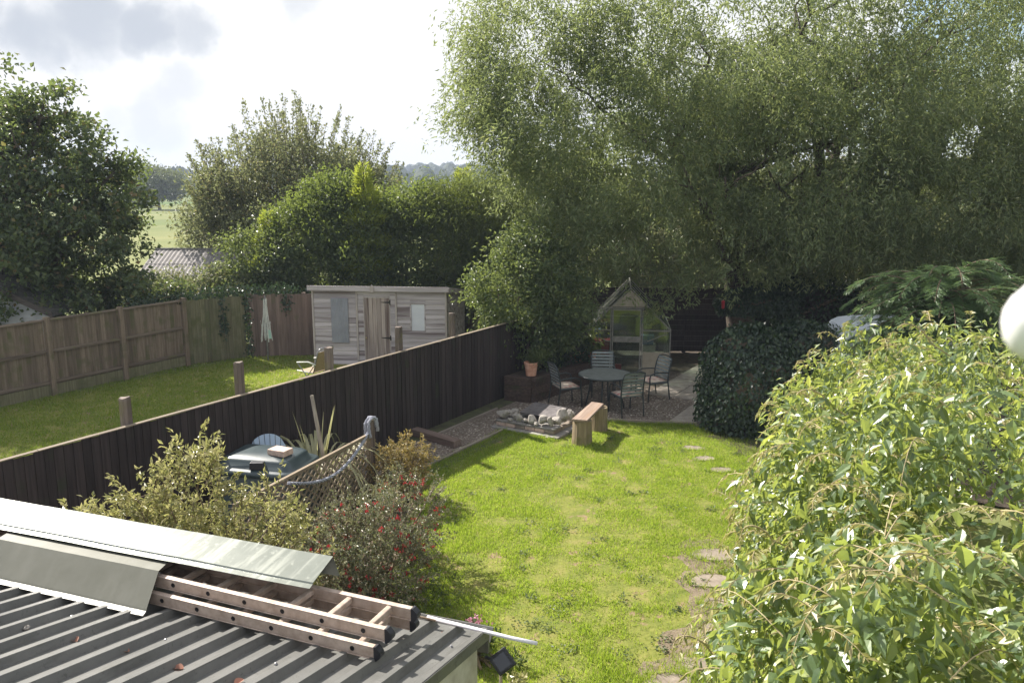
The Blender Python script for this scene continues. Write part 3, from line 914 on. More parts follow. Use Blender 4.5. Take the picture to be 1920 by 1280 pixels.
plain_fence('back_fence', 'reddish-brown close-boarded fence behind the folded washing line, next to the grey shed', (-7.2, 22.22), (-4.3, 22.6), 1.72, M['fence_brown'])
# dark fence behind the greenhouse: horizontal boards
fb, L_ = seg_frame('rear_fence', 'very dark horizontal board fence behind the greenhouse in deep shade', 'fence', (.2, 23.0), (9.5, 22.4))
for k in range(12):
    for j in range(4):
        MB().box(j * L_ / 4 + .003, (j + 1) * L_ / 4 - .003, -.012 - .002 * (k % 2), .008, .05 + k * .15, .05 + k * .15 + .145).build('board', M['fence_dark'], fb)
for j in range(5):
    MB().box(j * L_ / 4 - .05, j * L_ / 4 + .05, .012, .11, 0, 1.95).build('post', M['fence_dark'], fb)

# ---------------------------------------------------------------- neighbour's grey shed
sh = thing('garden_shed', 'weathered grey wooden garden shed with a plank door and two window openings', 'shed', (-5.22, 21.35, 0), R(-6))
SW, SD, SH = 3.52, 2.9, 2.0
def shed_wall_planks(x0, x1, openings):
    n = 16
    h = SH / n
    for k in range(n):
        z0, z1 = k * h, (k + 1) * h
        spans = [(x0, x1, z0, z1)]
        for (a, b, c, d) in openings:
            if z1 > c + .01 and z0 < d - .01:
                new = []
                for s_ in spans:
                    new += [(s_[0], min(s_[1], a), s_[2], s_[3]), (max(s_[0], b), s_[1], s_[2], s_[3])]
                    if z0 < c - .01: new.append((a + .001, b - .001, z0, c))
                    if z1 > d + .01: new.append((a + .001, b - .001, d, z1))
                spans = [q for q in new if q[1] - q[0] > .02]
        for a, b, q0, q1 in spans:
            MB().hexa([(a, -.030, q0), (b, -.030, q0), (b, .004, q0), (a, .004, q0), (a, -.010, q1 + .004), (b, -.010, q1 + .004), (b, .004, q1 + .004), (a, .004, q1 + .004)]).build('plank', M['shed_board'], sh)
door = (1.355, 2.052, 0, 1.79)
win = (2.584, 2.995, .93, 1.66)
shed_wall_planks(.0, 1.155, [])
shed_wall_planks(1.185, 2.205, [door])
shed_wall_planks(2.235, SW, [win])
for x in (1.17, 2.22, SW + .012, -.012):
    MB().box(x - .022, x + .022, -.045, -.012, 0, SH - .01).build('batten', M['shed_batten'], sh)
# side and back walls
for k in range(16):
    h = SH / 16
    z0, z1 = k * h, (k + 1) * h
    ye = lambda z: max(.08, min(SD, (SH - .03 - z) * SD / .40))
    d0, d1 = ye(z0), ye(z1)
    MB().hexa([(SW + .022, .0, z0), (SW + .022, d0, z0), (SW - .004, d0, z0), (SW - .004, .0, z0), (SW + .010, .0, z1 + .004), (SW + .010, d1, z1 + .004), (SW - .004, d1, z1 + .004), (SW - .004, .0, z1 + .004)]).build('plank', M['shed_board'], sh)
MB().hexa([(-.02, .01, 0), (-.002, .01, 0), (-.002, SD, 0), (-.02, SD, 0), (-.02, .01, SH), (-.002, .01, SH), (-.002, SD, SH - .42), (-.02, SD, SH - .42)]).build('side_wall', M['shed_board'], sh)
MB().box(-.02, SW + .02, SD + .003, SD + .025, 0, SH - .45).build('back_wall', M['shed_board'], sh)
MB().hexa([(-.1, -.13, SH + .04), (SW + .1, -.13, SH + .04), (SW + .1, SD + .1, SH - .42), (-.1, SD + .1, SH - .42), (-.1, -.13, SH + .085), (SW + .1, -.13, SH + .085), (SW + .1, SD + .1, SH - .38), (-.1, SD + .1, SH - .38)]).build('roof', M['felt'], sh)
MB().box(-.11, 1.60, -.158, -.134, SH - .035, SH + .095).build('fascia', M['shed_board'], sh)
MB().box(1.66, SW + .11, -.158, -.134, SH - .035, SH + .095).build('fascia', M['shed_board'], sh)
mbk = MB()
mbk.add([(1.585, -.19, SH - .05), (1.675, -.19, SH - .05), (1.675, -.19, SH + .09), (1.63, -.19, SH + .15), (1.585, -.19, SH + .09), (1.585, -.16, SH - .05), (1.675, -.16, SH - .05), (1.675, -.16, SH + .09), (1.63, -.16, SH + .15), (1.585, -.16, SH + .09)],
        [(0, 1, 2, 3, 4), (9, 8, 7, 6, 5), (0, 5, 6, 1), (1, 6, 7, 2), (2, 7, 8, 3), (3, 8, 9, 4), (4, 9, 5, 0)])
mbk.build('finial', M['shed_batten'], sh)
MB().hexa([(SW + .112, -.158, SH - .035), (SW + .134, -.158, SH - .035), (SW + .134, SD + .1, SH - .49), (SW + .112, SD + .1, SH - .49), (SW + .112, -.158, SH + .095), (SW + .134, -.158, SH + .095), (SW + .134, SD + .1, SH - .37), (SW + .112, SD + .1, SH - .37)]).build('fascia', M['shed_board'], sh)
# door: five vertical planks, two strap hinges, a knob
dr = MB().box(door[0] + .02, door[1] - .02, -.002, .012, .02, door[3] - .01).build('door', M['shed_door'], sh)
pw = (door[1] - door[0] - .03) / 6
for k in range(6):
    MB().box(door[0] + .015 + k * pw + .003, door[0] + .015 + (k + 1) * pw - .003, -.022, -.003, .03 + random.uniform(0, .02), door[3] - .015).build('door_plank', M['shed_door'], dr)
for z in (1.66, .72):
    hb = MB().add([(door[1] - .24, -.029, z), (door[1] - .01, -.029, z - .02), (door[1] - .01, -.029, z + .03), (door[1] - .24, -.029, z + .012), (door[1] - .24, -.0225, z), (door[1] - .01, -.0225, z - .02), (door[1] - .01, -.0225, z + .03), (door[1] - .24, -.0225, z + .012)],
                  [(0, 1, 2, 3), (7, 6, 5, 4), (0, 4, 5, 1), (1, 5, 6, 2), (2, 6, 7, 3), (3, 7, 4, 0)])
    hb.box(door[1] - .008, door[1] + .02, -.034, -.0235, z - .06, z + .07)
    hb.build('hinge', M['iron'], dr)
MB().lathe([(.0, 0), (.02, .005), (.026, .02), (.018, .034), (0, .036)], 10, (0, 0, 0)).build('knob', M['stem_pale'], dr, (door[0] + .05, -.025, .72), smooth=True).rotation_euler = (R(90), 0, 0)
fr = MB()
fr.box(door[0] - .01, door[0] + .012, -.028, -.012, 0, door[3] + .02).box(door[1] - .012, door[1] + .01, -.028, -.012, 0, door[3] + .02).box(door[0] + .013, door[1] - .013, -.028, -.012, door[3] - .012, door[3] + .02)
fr.build('door_frame', M['shed_batten'], sh)
shu = MB()
for k in range(12):
    x0 = .48 + k * .038
    shu.add([(x0, -.05, .585), (x0 + .019, -.058, .585), (x0 + .038, -.05, .585), (x0, -.05, 1.76), (x0 + .019, -.058, 1.76), (x0 + .038, -.05, 1.76), (x0, -.03, .585), (x0 + .038, -.03, .585), (x0, -.03, 1.76), (x0 + .038, -.03, 1.76)],
            [(0, 1, 4, 3), (1, 2, 5, 4), (6, 8, 9, 7), (0, 3, 8, 6), (2, 7, 9, 5), (3, 4, 5, 9, 8), (0, 6, 7, 2, 1)])
shu.build('window_cover', M['shutter'], sh)
wf = MB().box(win[0] + .001, win[0] + .035, -.03, 0, win[2] + .001, win[3] - .001).box(win[1] - .03, win[1] - .001, -.03, 0, win[2] + .001, win[3] - .001).box(win[0] + .036, win[1] - .031, -.03, 0, win[3] - .03, win[3] - .001).build('window', M['shed_board'], sh)
MB().box(win[0] + .036, win[1] - .031, -.012, -.004, win[2] + .002, win[3] - .031).build('pane', M['paleglass'], wf)

# garden recliner by the shed
gc = thing('garden_chair', 'tan mesh garden chair with a bent grey tube frame by the grey shed', 'chair', (-4.5, 18.75, 0), R(150))
# local +x = direction the chair faces
MB().tube([(-.02, -.25, .38), (-.2, -.25, .92), (-.225, -.21, .97), (-.225, .21, .97), (-.2, .25, .92), (-.02, .25, .38)], .013, 7).build('back_frame', M['chrome'], gc, smooth=True)
MB().hexa([(-.03, -.235, .40), (-.03, .235, .40), (-.04, .235, .405), (-.04, -.235, .405), (-.19, -.235, .885), (-.19, .235, .885), (-.2, .235, .885), (-.2, -.235, .885)]).build('backrest', M['mesh_tan'], gc)
MB().box(-.02, .47, -.235, .235, .375, .39).build('seat', M['mesh_tan'], gc)
for s in (-1, 1):
    MB().tube([(-.02, .26 * s, .38), (.48, .26 * s, .40)], .013, 7).build('seat_rail', M['cloth_white'], gc, smooth=True)
    MB().tube([(-.13, .285 * s, .60), (.1, .285 * s, .64), (.45, .285 * s, .60)], .016, 7).build('arm', M['cloth_white'], gc, smooth=True)
    MB().tube([(.44, .285 * s, .60), (-.12, .285 * s, .0)], .012, 6).build('leg', M['chrome'], gc)
    MB().tube([(-.1, .27 * s, .60), (.40, .27 * s, .0)], .012, 6).build('leg', M['chrome'], gc)

# folded rotary washing line
ro = thing('washing_line', 'folded pale rotary washing line standing in front of the reddish fence', 'washing line', (-6.62, 21.75, 0))
MB().tube([(0, 0, 0), (0, 0, 1.75)], .022, 8).build('pole', M['chrome'], ro)
for k in range(4):
    a = .6 + k * math.pi / 2
    c, s = math.cos(a), math.sin(a)
    MB().tube([(.03 * c, .03 * s, 1.66), (.07 * c, .07 * s, 1.1), (.15 * c, .15 * s, .52)], .012, 5).build('arm', M['cloth_white'], ro)
lines = MB()
for k in range(26):
    a = random.uniform(0, 6.28); r = random.uniform(.05, .18)
    z1 = random.uniform(.45, .95)
    pts = [(.05 * math.cos(a), .05 * math.sin(a), random.uniform(1.2, 1.72)), (r * .5 * math.cos(a + .3), r * .5 * math.sin(a + .3), 1.15), (r * math.cos(a + .2), r * math.sin(a + .2), z1), (r * .8 * math.cos(a + .9), r * .8 * math.sin(a + .9), z1 + .25)]
    lines.tube(pts, .0045, 4)
lines.build('line', M['cloth_white'], ro)
MB().hexa([(.05, -.1, .62), (.15, -.08, .60), (.14, -.06, .60), (.04, -.08, .62), (.06, -.1, .85), (.13, -.08, .84), (.12, -.06, .84), (.05, -.08, .85)]).build('peg_bag', M['cloth_green'], ro)

# far shed with corrugated roof
fs = thing('far_shed', 'red-brown shed with a pale corrugated roof behind the left fence', 'shed', (-12.6, 27.4, 0), R(-3))
def corr(x0, x1, y0, z0, y1, z1, amp=.012, pitch=.146):
    n = int((x1 - x0) / pitch * 4)
    mb = MB(); V = []; F = []
    for i in range(n + 1):
        x = x0 + (x1 - x0) * i / n
        a = amp * math.sin(i * math.pi / 2)
        V += [(x, y0, z0 + a), (x, y1, z1 + a)]
    for i in range(n): F.append((2 * i, 2 * i + 2, 2 * i + 3, 2 * i + 1))
    return mb.add(V, F)
for k in range(4):
    for j in range(2):
        y0, y1 = (-.2, .68) if j == 0 else (.62, 1.5)
        z0 = lambda y: 1.58 + (y + .2) * .5
        corr(k * .92, k * .92 + .97, y0, z0(y0) + (.012 if j else 0) + .006 * (k % 2), y1, z0(y1) + (.012 if j else 0) + .006 * (k % 2)).build('roof_sheet', M['cement'], fs)
MB().tube([(0, 1.5, 2.44), (3.75, 1.5, 2.44)], .05, 6).build('ridge', M['cement'], fs)
MB().box(0.02, 3.7, -.17, -.14, 1.42, 1.54).build('fascia', M['verge'], fs)
for k in range(11):
    MB().box(.1, 3.6, -.02 - .002 * (k % 2), .02, k * .13, k * .13 + .127).build('plank', M['redbrown'], fs)
MB().hexa([(0, 1.52, 2.44), (3.7, 1.52, 2.44), (3.7, 3.1, 1.58), (0, 3.1, 1.58), (0, 1.52, 2.47), (3.7, 1.52, 2.47), (3.7, 3.1, 1.61), (0, 3.1, 1.61)]).build('roof_slope', M['cement'], fs)

# white weatherboarded outbuilding at far left
wh = thing('weatherboard_shed', 'white weatherboarded shed gable with a dark sloping roof at the left edge', 'shed', (-15.2, 19.6, 0), 0)
for k in range(20):
    z0 = k * .135; z1 = z0 + .14
    def xr(z): return min(4.0, max(.4, 4.02 - max(0, z - 1.62) * 2.1))
    if z0 > 2.7: break
    a0, a1 = (.1 if z0 < 1.62 else .1 + (z0 - 1.62) * .9), (.1 if z1 < 1.62 else .1 + (z1 - 1.62) * .9)
    MB().hexa([(a0, -.02, z0), (xr(z0), -.02, z0), (xr(z0), .004, z0), (a0, .004, z0), (a1, -.008, z1), (xr(z1), -.008, z1), (xr(z1), .004, z1), (a1, .004, z1)]).build('plank', M['weatherboard'], wh)
MB().hexa([(4.16, -.16, 1.56), (4.16, 3, 1.56), (4.12, 3, 1.68), (4.12, -.16, 1.68), (1.9, -.16, 2.66), (1.9, 3, 2.66), (1.9, 3, 2.78), (1.9, -.16, 2.78)]).build('roof', M['felt'], wh)
MB().hexa([(4.2, -.2, 1.52), (4.2, -.165, 1.52), (4.15, -.165, 1.68), (4.15, -.2, 1.68), (1.9, -.2, 2.62), (1.9, -.165, 2.62), (1.9, -.165, 2.80), (1.9, -.2, 2.80)]).build('bargeboard', M['verge'], wh)
MB().hexa([(-.3, -.16, 1.5), (-.3, 3, 1.5), (-.3, 3, 1.62), (-.3, -.16, 1.62), (1.88, -.16, 2.66), (1.88, 3, 2.66), (1.88, 3, 2.78), (1.88, -.16, 2.78)]).build('roof', M['felt'], wh)

# ---------------------------------------------------------------- near outbuilding with ribbed metal roof
# local x runs left along the eave, local y towards the viewer (up the slope)
OX, OY = Vector((-.94, .34, 0)), Vector((-.34, -.94, 0))
OROT = math.atan2(.34, -.94)
O0 = Vector((-.15, 4.30, 0))
SL = math.tan(R(12)); ZE = 2.15
def rz(y): return ZE + SL * y
ob = thing('outbuilding', 'outbuilding with a grey-green ribbed metal roof in the near left corner', 'outbuilding', O0, OROT)
PIT = .1667; RH = .042
def rib_sheet(n, y0, y1):
    prof = []
    for k in range(n):
        b = k * PIT
        prof += [(b, RH), (b + .032, RH), (b + .050, 0), (b + PIT - .018, 0)]
    prof += [(n * PIT, RH), (n * PIT + .032, RH), (n * PIT + .036, RH - .02)]
    mb = MB(); V = []; F = []
    for x, z in prof:
        for y in (y0, y1): V += [(x, y, rz(y) + z), (x, y, rz(y) + z - .0025)]
    for i in range(len(prof) - 1):
        a, b = 4 * i, 4 * (i + 1)
        F += [(a, b, b + 2, a + 2), (a + 1, a + 3, b + 3, b + 1), (a, a + 1, b + 1, b), (a + 2, b + 2, b + 3, a + 3)]
    return mb.add(V, F)
rs_me = rib_sheet(6, -.03, 2.7)
rs_mesh = rs_me.mesh('roof_sheet', M['roofsheet'])
for k in range(5):
    link('roof_sheet', rs_mesh, ob, (k * 6 * PIT + .0, 0, .003 * (k % 2)))
# verge trim, wall, gutter board
MB().hexa([(-.006, -.03, rz(-.03) - .03), (-.006, 2.7, rz(2.7) - .03), (.0, 2.7, rz(2.7) - .03), (.0, -.03, rz(-.03) - .03), (-.006, -.03, rz(-.03) + RH - .004), (-.006, 2.7, rz(2.7) + RH - .004), (0, 2.7, rz(2.7) + RH - .004), (0, -.03, rz(-.03) + RH - .004)]).build('verge_trim', M['roofsheet'], ob)
MB().hexa([(.03, .06, 0), (.03, 2.65, 0), (.13, 2.65, 0), (.13, .06, 0), (.03, .06, rz(.06) - .01), (.03, 2.65, rz(2.65) - .01), (.13, 2.65, rz(2.65) - .01), (.13, .06, rz(.06) - .01)]).build('side_wall', M['render'], ob)
MB().box(.133, 4.95, .06, .15, 0, rz(.06) - .01).build('back_wall', M['render'], ob)
MB().box(.0, 5.0, -.055, -.035, ZE - .13, ZE - .012).build('fascia', M['roofsheet'], ob)
MB().hexa([(.0, -.115, ZE - .06), (5.0, -.115, ZE - .06), (5.0, -.06, ZE - .075), (0, -.06, ZE - .075), (.0, -.125, ZE - .01), (5.0, -.125, ZE - .01), (5.0, -.118, ZE - .01), (0, -.118, ZE - .01)]).build('gutter', M['roofsheet'], ob)
scr = MB().lathe([(.010, 0), (.010, .003), (.006, .006), (.006, .011), (0.001, .012)], 8).mesh('roof_screw', M['chrome'])
for (x, y) in ((.085, .25), (.75, .9), (1.42, .92), (2.09, .9), (2.75, .92), (3.4, .9)):
    link('roof_screw', scr, ob, (x + .02, y, rz(y) + .001))

# extension ladder lying on the roof, two sections
def wp(x, y, z):
    p = O0 + OX * x + OY * y
    return Vector((p.x, p.y, z))
lad = thing('extension_ladder', 'dusty two-section aluminium extension ladder lying along the ribbed roof', 'ladder', wp(.30, .47, 0), OROT - R(2.5))
LZ = rz(.47) + RH + .015
def stile(y, z, x0, h=.056, w=.026):
    mb = MB().box(x0, 4.7, y - w / 2, y + w / 2, z, z + h)
    mb.box(x0, 4.7, y - w / 2 - .004, y + w / 2 + .004, z + h + .0005, z + h + .008)
    mb.box(x0, 4.7, y - w / 2 - .004, y + w / 2 + .004, z - .008, z - .0005)
    return mb
tilt = SL * .9
for (ys, zo, x0, pre) in (((-.172, .196), .01, .03, 'lower'), ((-.135, .135), .088, .0, 'upper')):
    for y in ys:
        z = LZ + zo + y * tilt * .5
        st = stile(y, z, x0).build('stile', M['alu'], lad, bevel=.004)
        cap = MB()
        n = 7
        prof = [(x0 - .001, z - .012), (x0 - .001, z + .068)] + [(x0 - .030 * math.sin(math.pi * k / n) - .012, z + .068 - .08 * k / n) for k in range(n + 1)]
        k = len(prof)
        cap.add([(p[0], y - .02, p[1]) for p in prof] + [(p[0], y + .02, p[1]) for p in prof], [tuple(reversed(range(k))), tuple(range(k, 2 * k))] + [(i, (i + 1) % k, k + (i + 1) % k, k + i) for i in range(k)])
        cap.build('end_cap', M['black_plastic'], st)
        if y > 0:
            for r in range(17):
                xr_ = x0 + .13 + r * .255
                MB().lathe([(.0135, 0), (.0135, .002), (.010, .0025), (.006, -.004)], 10).build('rung_end', M['iron'], st, (xr_, y + .0135, z + .028)).rotation_euler = (R(-90), 0, 0)  # near-black colour stands in for the shade inside the hollow rungs
    for r in range(17):
        xr_ = x0 + .13 + r * .255
        zz = LZ + zo + .028
        MB().hexa([(xr_ - .016, ys[0] + .014, zz - .016), (xr_ + .016, ys[0] + .014, zz - .016), (xr_ + .016, ys[1] - .014, zz - .012), (xr_ - .016, ys[1] - .014, zz - .012), (xr_ - .013, ys[0] + .014, zz + .014), (xr_ + .016, ys[0] + .014, zz + .018), (xr_ + .016, ys[1] - .014, zz + .018), (xr_ - .013, ys[1] - .014, zz + .014)]).build('rung', M['alu'], lad, bevel=.005)

def folded(name, m, prof, x0, x1, skew=0, t=.0016):
    """profile of (y, z) folded sheet, extruded along local x"""
    mb = MB(); V = []; F = []
    nx = 14
    for i in range(nx + 1):
        x = x0 + (x1 - x0) * i / nx
        sag = -.0012 * math.sin(i * 1.7) * (x1 - x0) / 3
        for y, z in prof:
            V += [(x + skew * (y - prof[0][0]), y, z + sag), (x + skew * (y - prof[0][0]), y, z + sag - t)]
    k = len(prof) * 2
    for i in range(nx):
        for j in range(len(prof) - 1):
            a = i * k + 2 * j; b = a + k
            F += [(a, b, b + 2, a + 2), (a + 1, a + 3, b + 3, b + 1)]
        a = i * k; b = a + k
        F += [(a, a + 1, b + 1, b), (a + k - 2, b + k - 2, b + k - 1, a + k - 1)]
    for i in (0, nx):
        for j in range(len(prof) - 1):
            a = i * k + 2 * j
            F.append((a, a + 2, a + 3, a + 1) if i == 0 else (a, a + 1, a + 3, a + 2))
    o = mb.add(V, F).build(name, m)
    o.location = O0; o.rotation_euler = (0, 0, OROT)
    return o
f1 = folded('roof_flashing', M['flash_a'], [(.085, LZ + .10), (.165, LZ + .265), (.43, LZ + .235), (.436, LZ + .227), (.475, LZ + .222)], .90, 4.9, -.14)
tag(f1, 'long shiny grey-green folded metal flashing lying on top of the ladder', 'flashing', 'folded flashings on the ladder')
f2 = folded('roof_flashing', M['flash_b'], [(.36, LZ + .203), (.565, LZ + .207), (.725, LZ + .060), (.732, LZ + .052), (.768, LZ + .044)], 1.86, 3.13, -.3)
tag(f2, 'short dull olive metal flashing draped over the front of the ladder', 'flashing', 'folded flashings on the ladder')

# thin white pipe over the roof corner
pp = MB().tube([wp(.36, .02, rz(.02) + RH + .014), (-.0, 4.2, ZE + .047), (.14, 4.15, ZE + .045)], .0115, 10).build('plastic_pipe', M['white_plastic'], smooth=True)
tag(pp, 'thin white plastic pipe lying across the roof corner, poking out over the lawn', 'pipe')
st_ = MB().tube([wp(.42, .03, rz(.03) + RH + .012), wp(.30, .035, rz(.03) + RH + .010)], .007, 6).build('broken_stick', M['twig'])
tag(st_, 'short pale broken stick on the roof beside the ladder end', 'stick')

# small solar lamp on the outbuilding corner
so = thing('solar_lamp', 'small black square solar lamp on a bracket at the outbuilding corner', 'lamp', (-.135, 4.24, 2.05), R(-25))
MB().tube([(-.02, .0, 0), (.035, 0, .0)], .010, 8).build('bracket', M['black_plastic'], so)
hd = MB().box(-.058, .058, -.010, .012, -.058, .058).build('head', M['black_plastic'], so, (.095, -.012, .012), bevel=.006)
hd.rotation_euler = (R(-30), R(45), R(-8))
MB().box(-.040, .040, -.013, -.0105, -.040, .040).build('solar_panel', M['solar'], hd)
tag(MB().tube([(-.075, 5.45, 0), (-.078, 5.5, .6), (-.085, 5.53, 1.12)], [.014, .015, .013], 7).build('garden_stake', M['pole']), 'thin round wooden stake standing beside the solar lamp', 'stake')

# fallen curled leaves and bits of dirt on the roof
spots = [((205, 1140), 0), ((445, 1163), 1), ((790, 1180), 2)]
def roof_pt(px, py):
    d = pix_dir(px, py)
    n = Vector((OY.x * -SL, OY.y * -SL, 1)).normalized()
    p0 = wp(0, 0, ZE + .002)
    t = (p0 - Vector((0, 0, CAM_H))).dot(n) / d.dot(n)
    return Vector((0, 0, CAM_H)) + d * t
def curled_leaf(px, py, s, m, label):
    n = 6
    V, F = [], []
    for i in range(n + 1):
        t = i / n - .5
        w = s * .42 * math.cos(t * 2.6)
        V += [(t * s, -w, abs(w) * .9 + .25 * s * t * t), (t * s, 0, .2 * s * t * t), (t * s, w, abs(w) * .7 + .25 * s * t * t)]
    for i in range(n):
        a = 3 * i
        F += [(a, a + 3, a + 4, a + 1), (a + 1, a + 4, a + 5, a + 2)]
    o = MB().add(V, F).build('fallen_leaf', m)
    o.location = roof_pt(px, py); o.rotation_euler = (R(8), 0, random.uniform(0, 6.28))
    tag(o, label, 'leaf', 'fallen leaves on the ribbed roof')
for (x, y, s, lab) in ((139, 1201, .050, 'reddish curled leaf on the roof nearest the left edge of the picture'), (232, 1222, .055, 'reddish curled leaf lying alone in the middle of the roof'), (335, 1253, .05, 'reddish curled leaf closest to the bottom edge of the roof'),
                       (150, 1163, .04, 'brown curled leaf below the left end of the olive flashing'), (263, 1176, .04, 'brown curled leaf just below the right end of the olive flashing'), (448, 1279, .05, 'reddish leaf half out of the picture at the bottom edge'), (832, 1187, .03, 'small orange-brown leaf on the roof near the white pipe')):
    curled_leaf(x, y, s, M['dryleaf'], lab)
def clod(px, py, s, lab, m='soil'):
    mb = MB()
    bm_v = []
    pr = []
    for k in range(5):
        a = math.pi * k / 4
        pr.append((s * math.sin(a) + .0005, s * .75 * (1 - math.cos(a))))
    o = mb.lathe(pr, 8).build('dirt_clod', M[m])
    for v in o.data.vertices: v.co *= random.uniform(.8, 1.2)
    o.location = roof_pt(px, py)
    tag(o, lab, 'dirt clod', 'dirt clods on the ribbed roof')
clod(337, 1204, .020, 'dark round clod of dirt in the roof valley right of the reddish leaves')
clod(70, 1138, .016, 'small dark clod of dirt on the roof below the olive flashing')
clod(50, 1180, .016, 'small pale lump on the roof near the left edge', 'stone')
# ---------------------------------------------------------------- round table and chairs
TX, TY = 1.98, 16.95
tb = thing('round_table', 'round slate-green slatted garden table with four chairs round it', 'table', (TX, TY, 0), R(28))
RT = .56
def plank_disc(i, n, r, z0, z1):
    y0, y1 = -r + 2 * r * i / n + .004, -r + 2 * r * (i + 1) / n - .004
    m = 5
    pts = []
    for k in range(m + 1):
        y = y0 + (y1 - y0) * k / m
        pts.append((math.sqrt(max(r * r - y * y, .0008)), y))
    pts += [(-p[0], p[1]) for p in reversed(pts)]
    k = len(pts)
    return MB().add([(*p, z0) for p in pts] + [(*p, z1) for p in pts], [tuple(reversed(range(k))), tuple(range(k, 2 * k))] + [(q, (q + 1) % k, k + (q + 1) % k, k + q) for q in range(k)])
for i in range(8):
    plank_disc(i, 8, RT - .012, .715, .735).build('table_slat', M['tabletop'], tb)
mb = MB()
n = 40
ring = [(RT - .010, .705), (RT + .008, .705), (RT + .012, .722), (RT + .006, .738), (RT - .010, .738)]
V = [(r * math.cos(6.28319 * k / n), r * math.sin(6.28319 * k / n), z) for k in range(n) for r, z in ring]
F = [(k * 5 + j, ((k + 1) % n) * 5 + j, ((k + 1) % n) * 5 + (j + 1) % 5, k * 5 + (j + 1) % 5) for k in range(n) for j in range(5)]
mb.add(V, F).build('table_rim', M['chairframe'], tb, smooth=True)
for k in range(4):
    a = math.pi / 4 + k * math.pi / 2
    c, s = math.cos(a), math.sin(a)
    MB().tube([(.30 * c, .30 * s, .70), (.34 * c, .34 * s, .35), (.42 * c, .42 * s, .0)], .017, 8).build('leg', M['chairframe'], tb, smooth=True)
MB().bar((-.35, 0, .695), (.35, 0, .695), .03, .015).bar((0, -.35, .679), (0, .35, .679), .03, .015).build('cross_brace', M['chairframe'], tb)

# chair: local +x is where it faces
def make_chair(label):
    t = thing('patio_chair', label, 'chair', (0, 0, 0), 0, 'slatted chairs round the garden table')
    for s in (-1, 1):
        y = .255 * s
        MB().tube([(-.30, y, 0), (-.265, y, .25), (-.235, y, .44), (-.245, y, .62), (-.285, y, .80), (-.335, y * .93, .93)], [.014, .015, .016, .016, .015, .013], 8).build('rear_leg', M['chairframe'], t, smooth=True)
        MB().tube([(.27, y, 0), (.255, y, .25), (.235, y, .44), (.24, y, .55), (.215, y, .62), (.10, y, .655), (-.10, y, .65), (-.245, y, .63)], .015, 8).build('arm', M['chairframe'], t, smooth=True)
        MB().tube([(-.235, y, .42), (.235, y, .42)], .013, 6).build('side_rail', M['chairframe'], t)
    MB().tube([(-.335, -.237, .93), (-.352, -.12, .962), (-.356, 0, .970), (-.352, .12, .962), (-.335, .237, .93)], .014, 8).build('top_rail', M['chairframe'], t, smooth=True)
    zs = np.linspace(.50, .915, 7)
    for z in zs:
        x = -.238 - max(0, z - .56) ** 1.3 * .30
        x1 = -.238 - max(0, z + .042 - .56) ** 1.3 * .30
        MB().hexa([(x - .005, -.238, z - .020), (x + .006, -.238, z - .020), (x + .006, .238, z - .020), (x - .005, .238, z - .020), (x1 - .005, -.238, z + .024), (x1 + .006, -.238, z + .024), (x1 + .006, .238, z + .024), (x1 - .005, .238, z + .024)]).build('back_slat', M['slat'], t, bevel=.004)
    for k in range(5):
        MB().box(-.225 + k * .092, -.225 + k * .092 + .08, -.24, .24, .425, .438).build('seat_slat', M['slat'], t)
    cu = MB()
    nx = 5
    V, F = [], []
    for sgn in (0, 1):
        for i in range(nx + 1):
            for j in range(nx + 1):
                a, b = i / nx * 2 - 1, j / nx * 2 - 1
                e = (1 - abs(a) ** 5) * (1 - abs(b) ** 5)
                V.append((.0 + a * .225, b * .235, .448 + (.042 * e + .004 if sgn else -.006 * e)))
    N_ = (nx + 1) ** 2
    for i in range(nx):
        for j in range(nx):
            q = i * (nx + 1) + j
            F.append((N_ + q, N_ + q + nx + 1, N_ + q + nx + 2, N_ + q + 1))
            F.append((q, q + 1, q + nx + 2, q + nx + 1))
    edge = [i * (nx + 1) for i in range(nx + 1)] + [nx * (nx + 1) + j for j in range(1, nx + 1)] + [i * (nx + 1) + nx for i in range(nx - 1, -1, -1)] + [j for j in range(nx - 1, 0, -1)]
    for k in range(len(edge)):
        a, b = edge[k], edge[(k + 1) % len(edge)]
        F.append((a, b, N_ + b, N_ + a))
    cu.add(V, F).build('seat_cushion', M['cushion'], t, smooth=True)
    return t
ch = make_chair('slatted chair with its back to the viewer, in front of the round table')
ch.location = (2.36, 16.42, 0); ch.rotation_euler.z = R(112)
for (x, y, a, lab) in ((1.16, 17.12, 20, 'slatted chair on the left side of the round table, beside the dark raised bed'), (2.05, 17.98, -93, 'slatted chair facing the viewer behind the round table, before the greenhouse'), (3.10, 17.62, 205, 'slatted chair on the right of the table with its backrest caught by sunlight')):
    c = copy_tree(ch); c.location = (x, y, 0); c.rotation_euler.z = R(a); c['label'] = lab

# ---------------------------------------------------------------- fire pit with rocks, bench, timbers
fp = thing('fire_pit', 'square stone fire pit of slabs and bricks edged with rocks', 'fire pit', UV(13.06, 1.08), AROT)
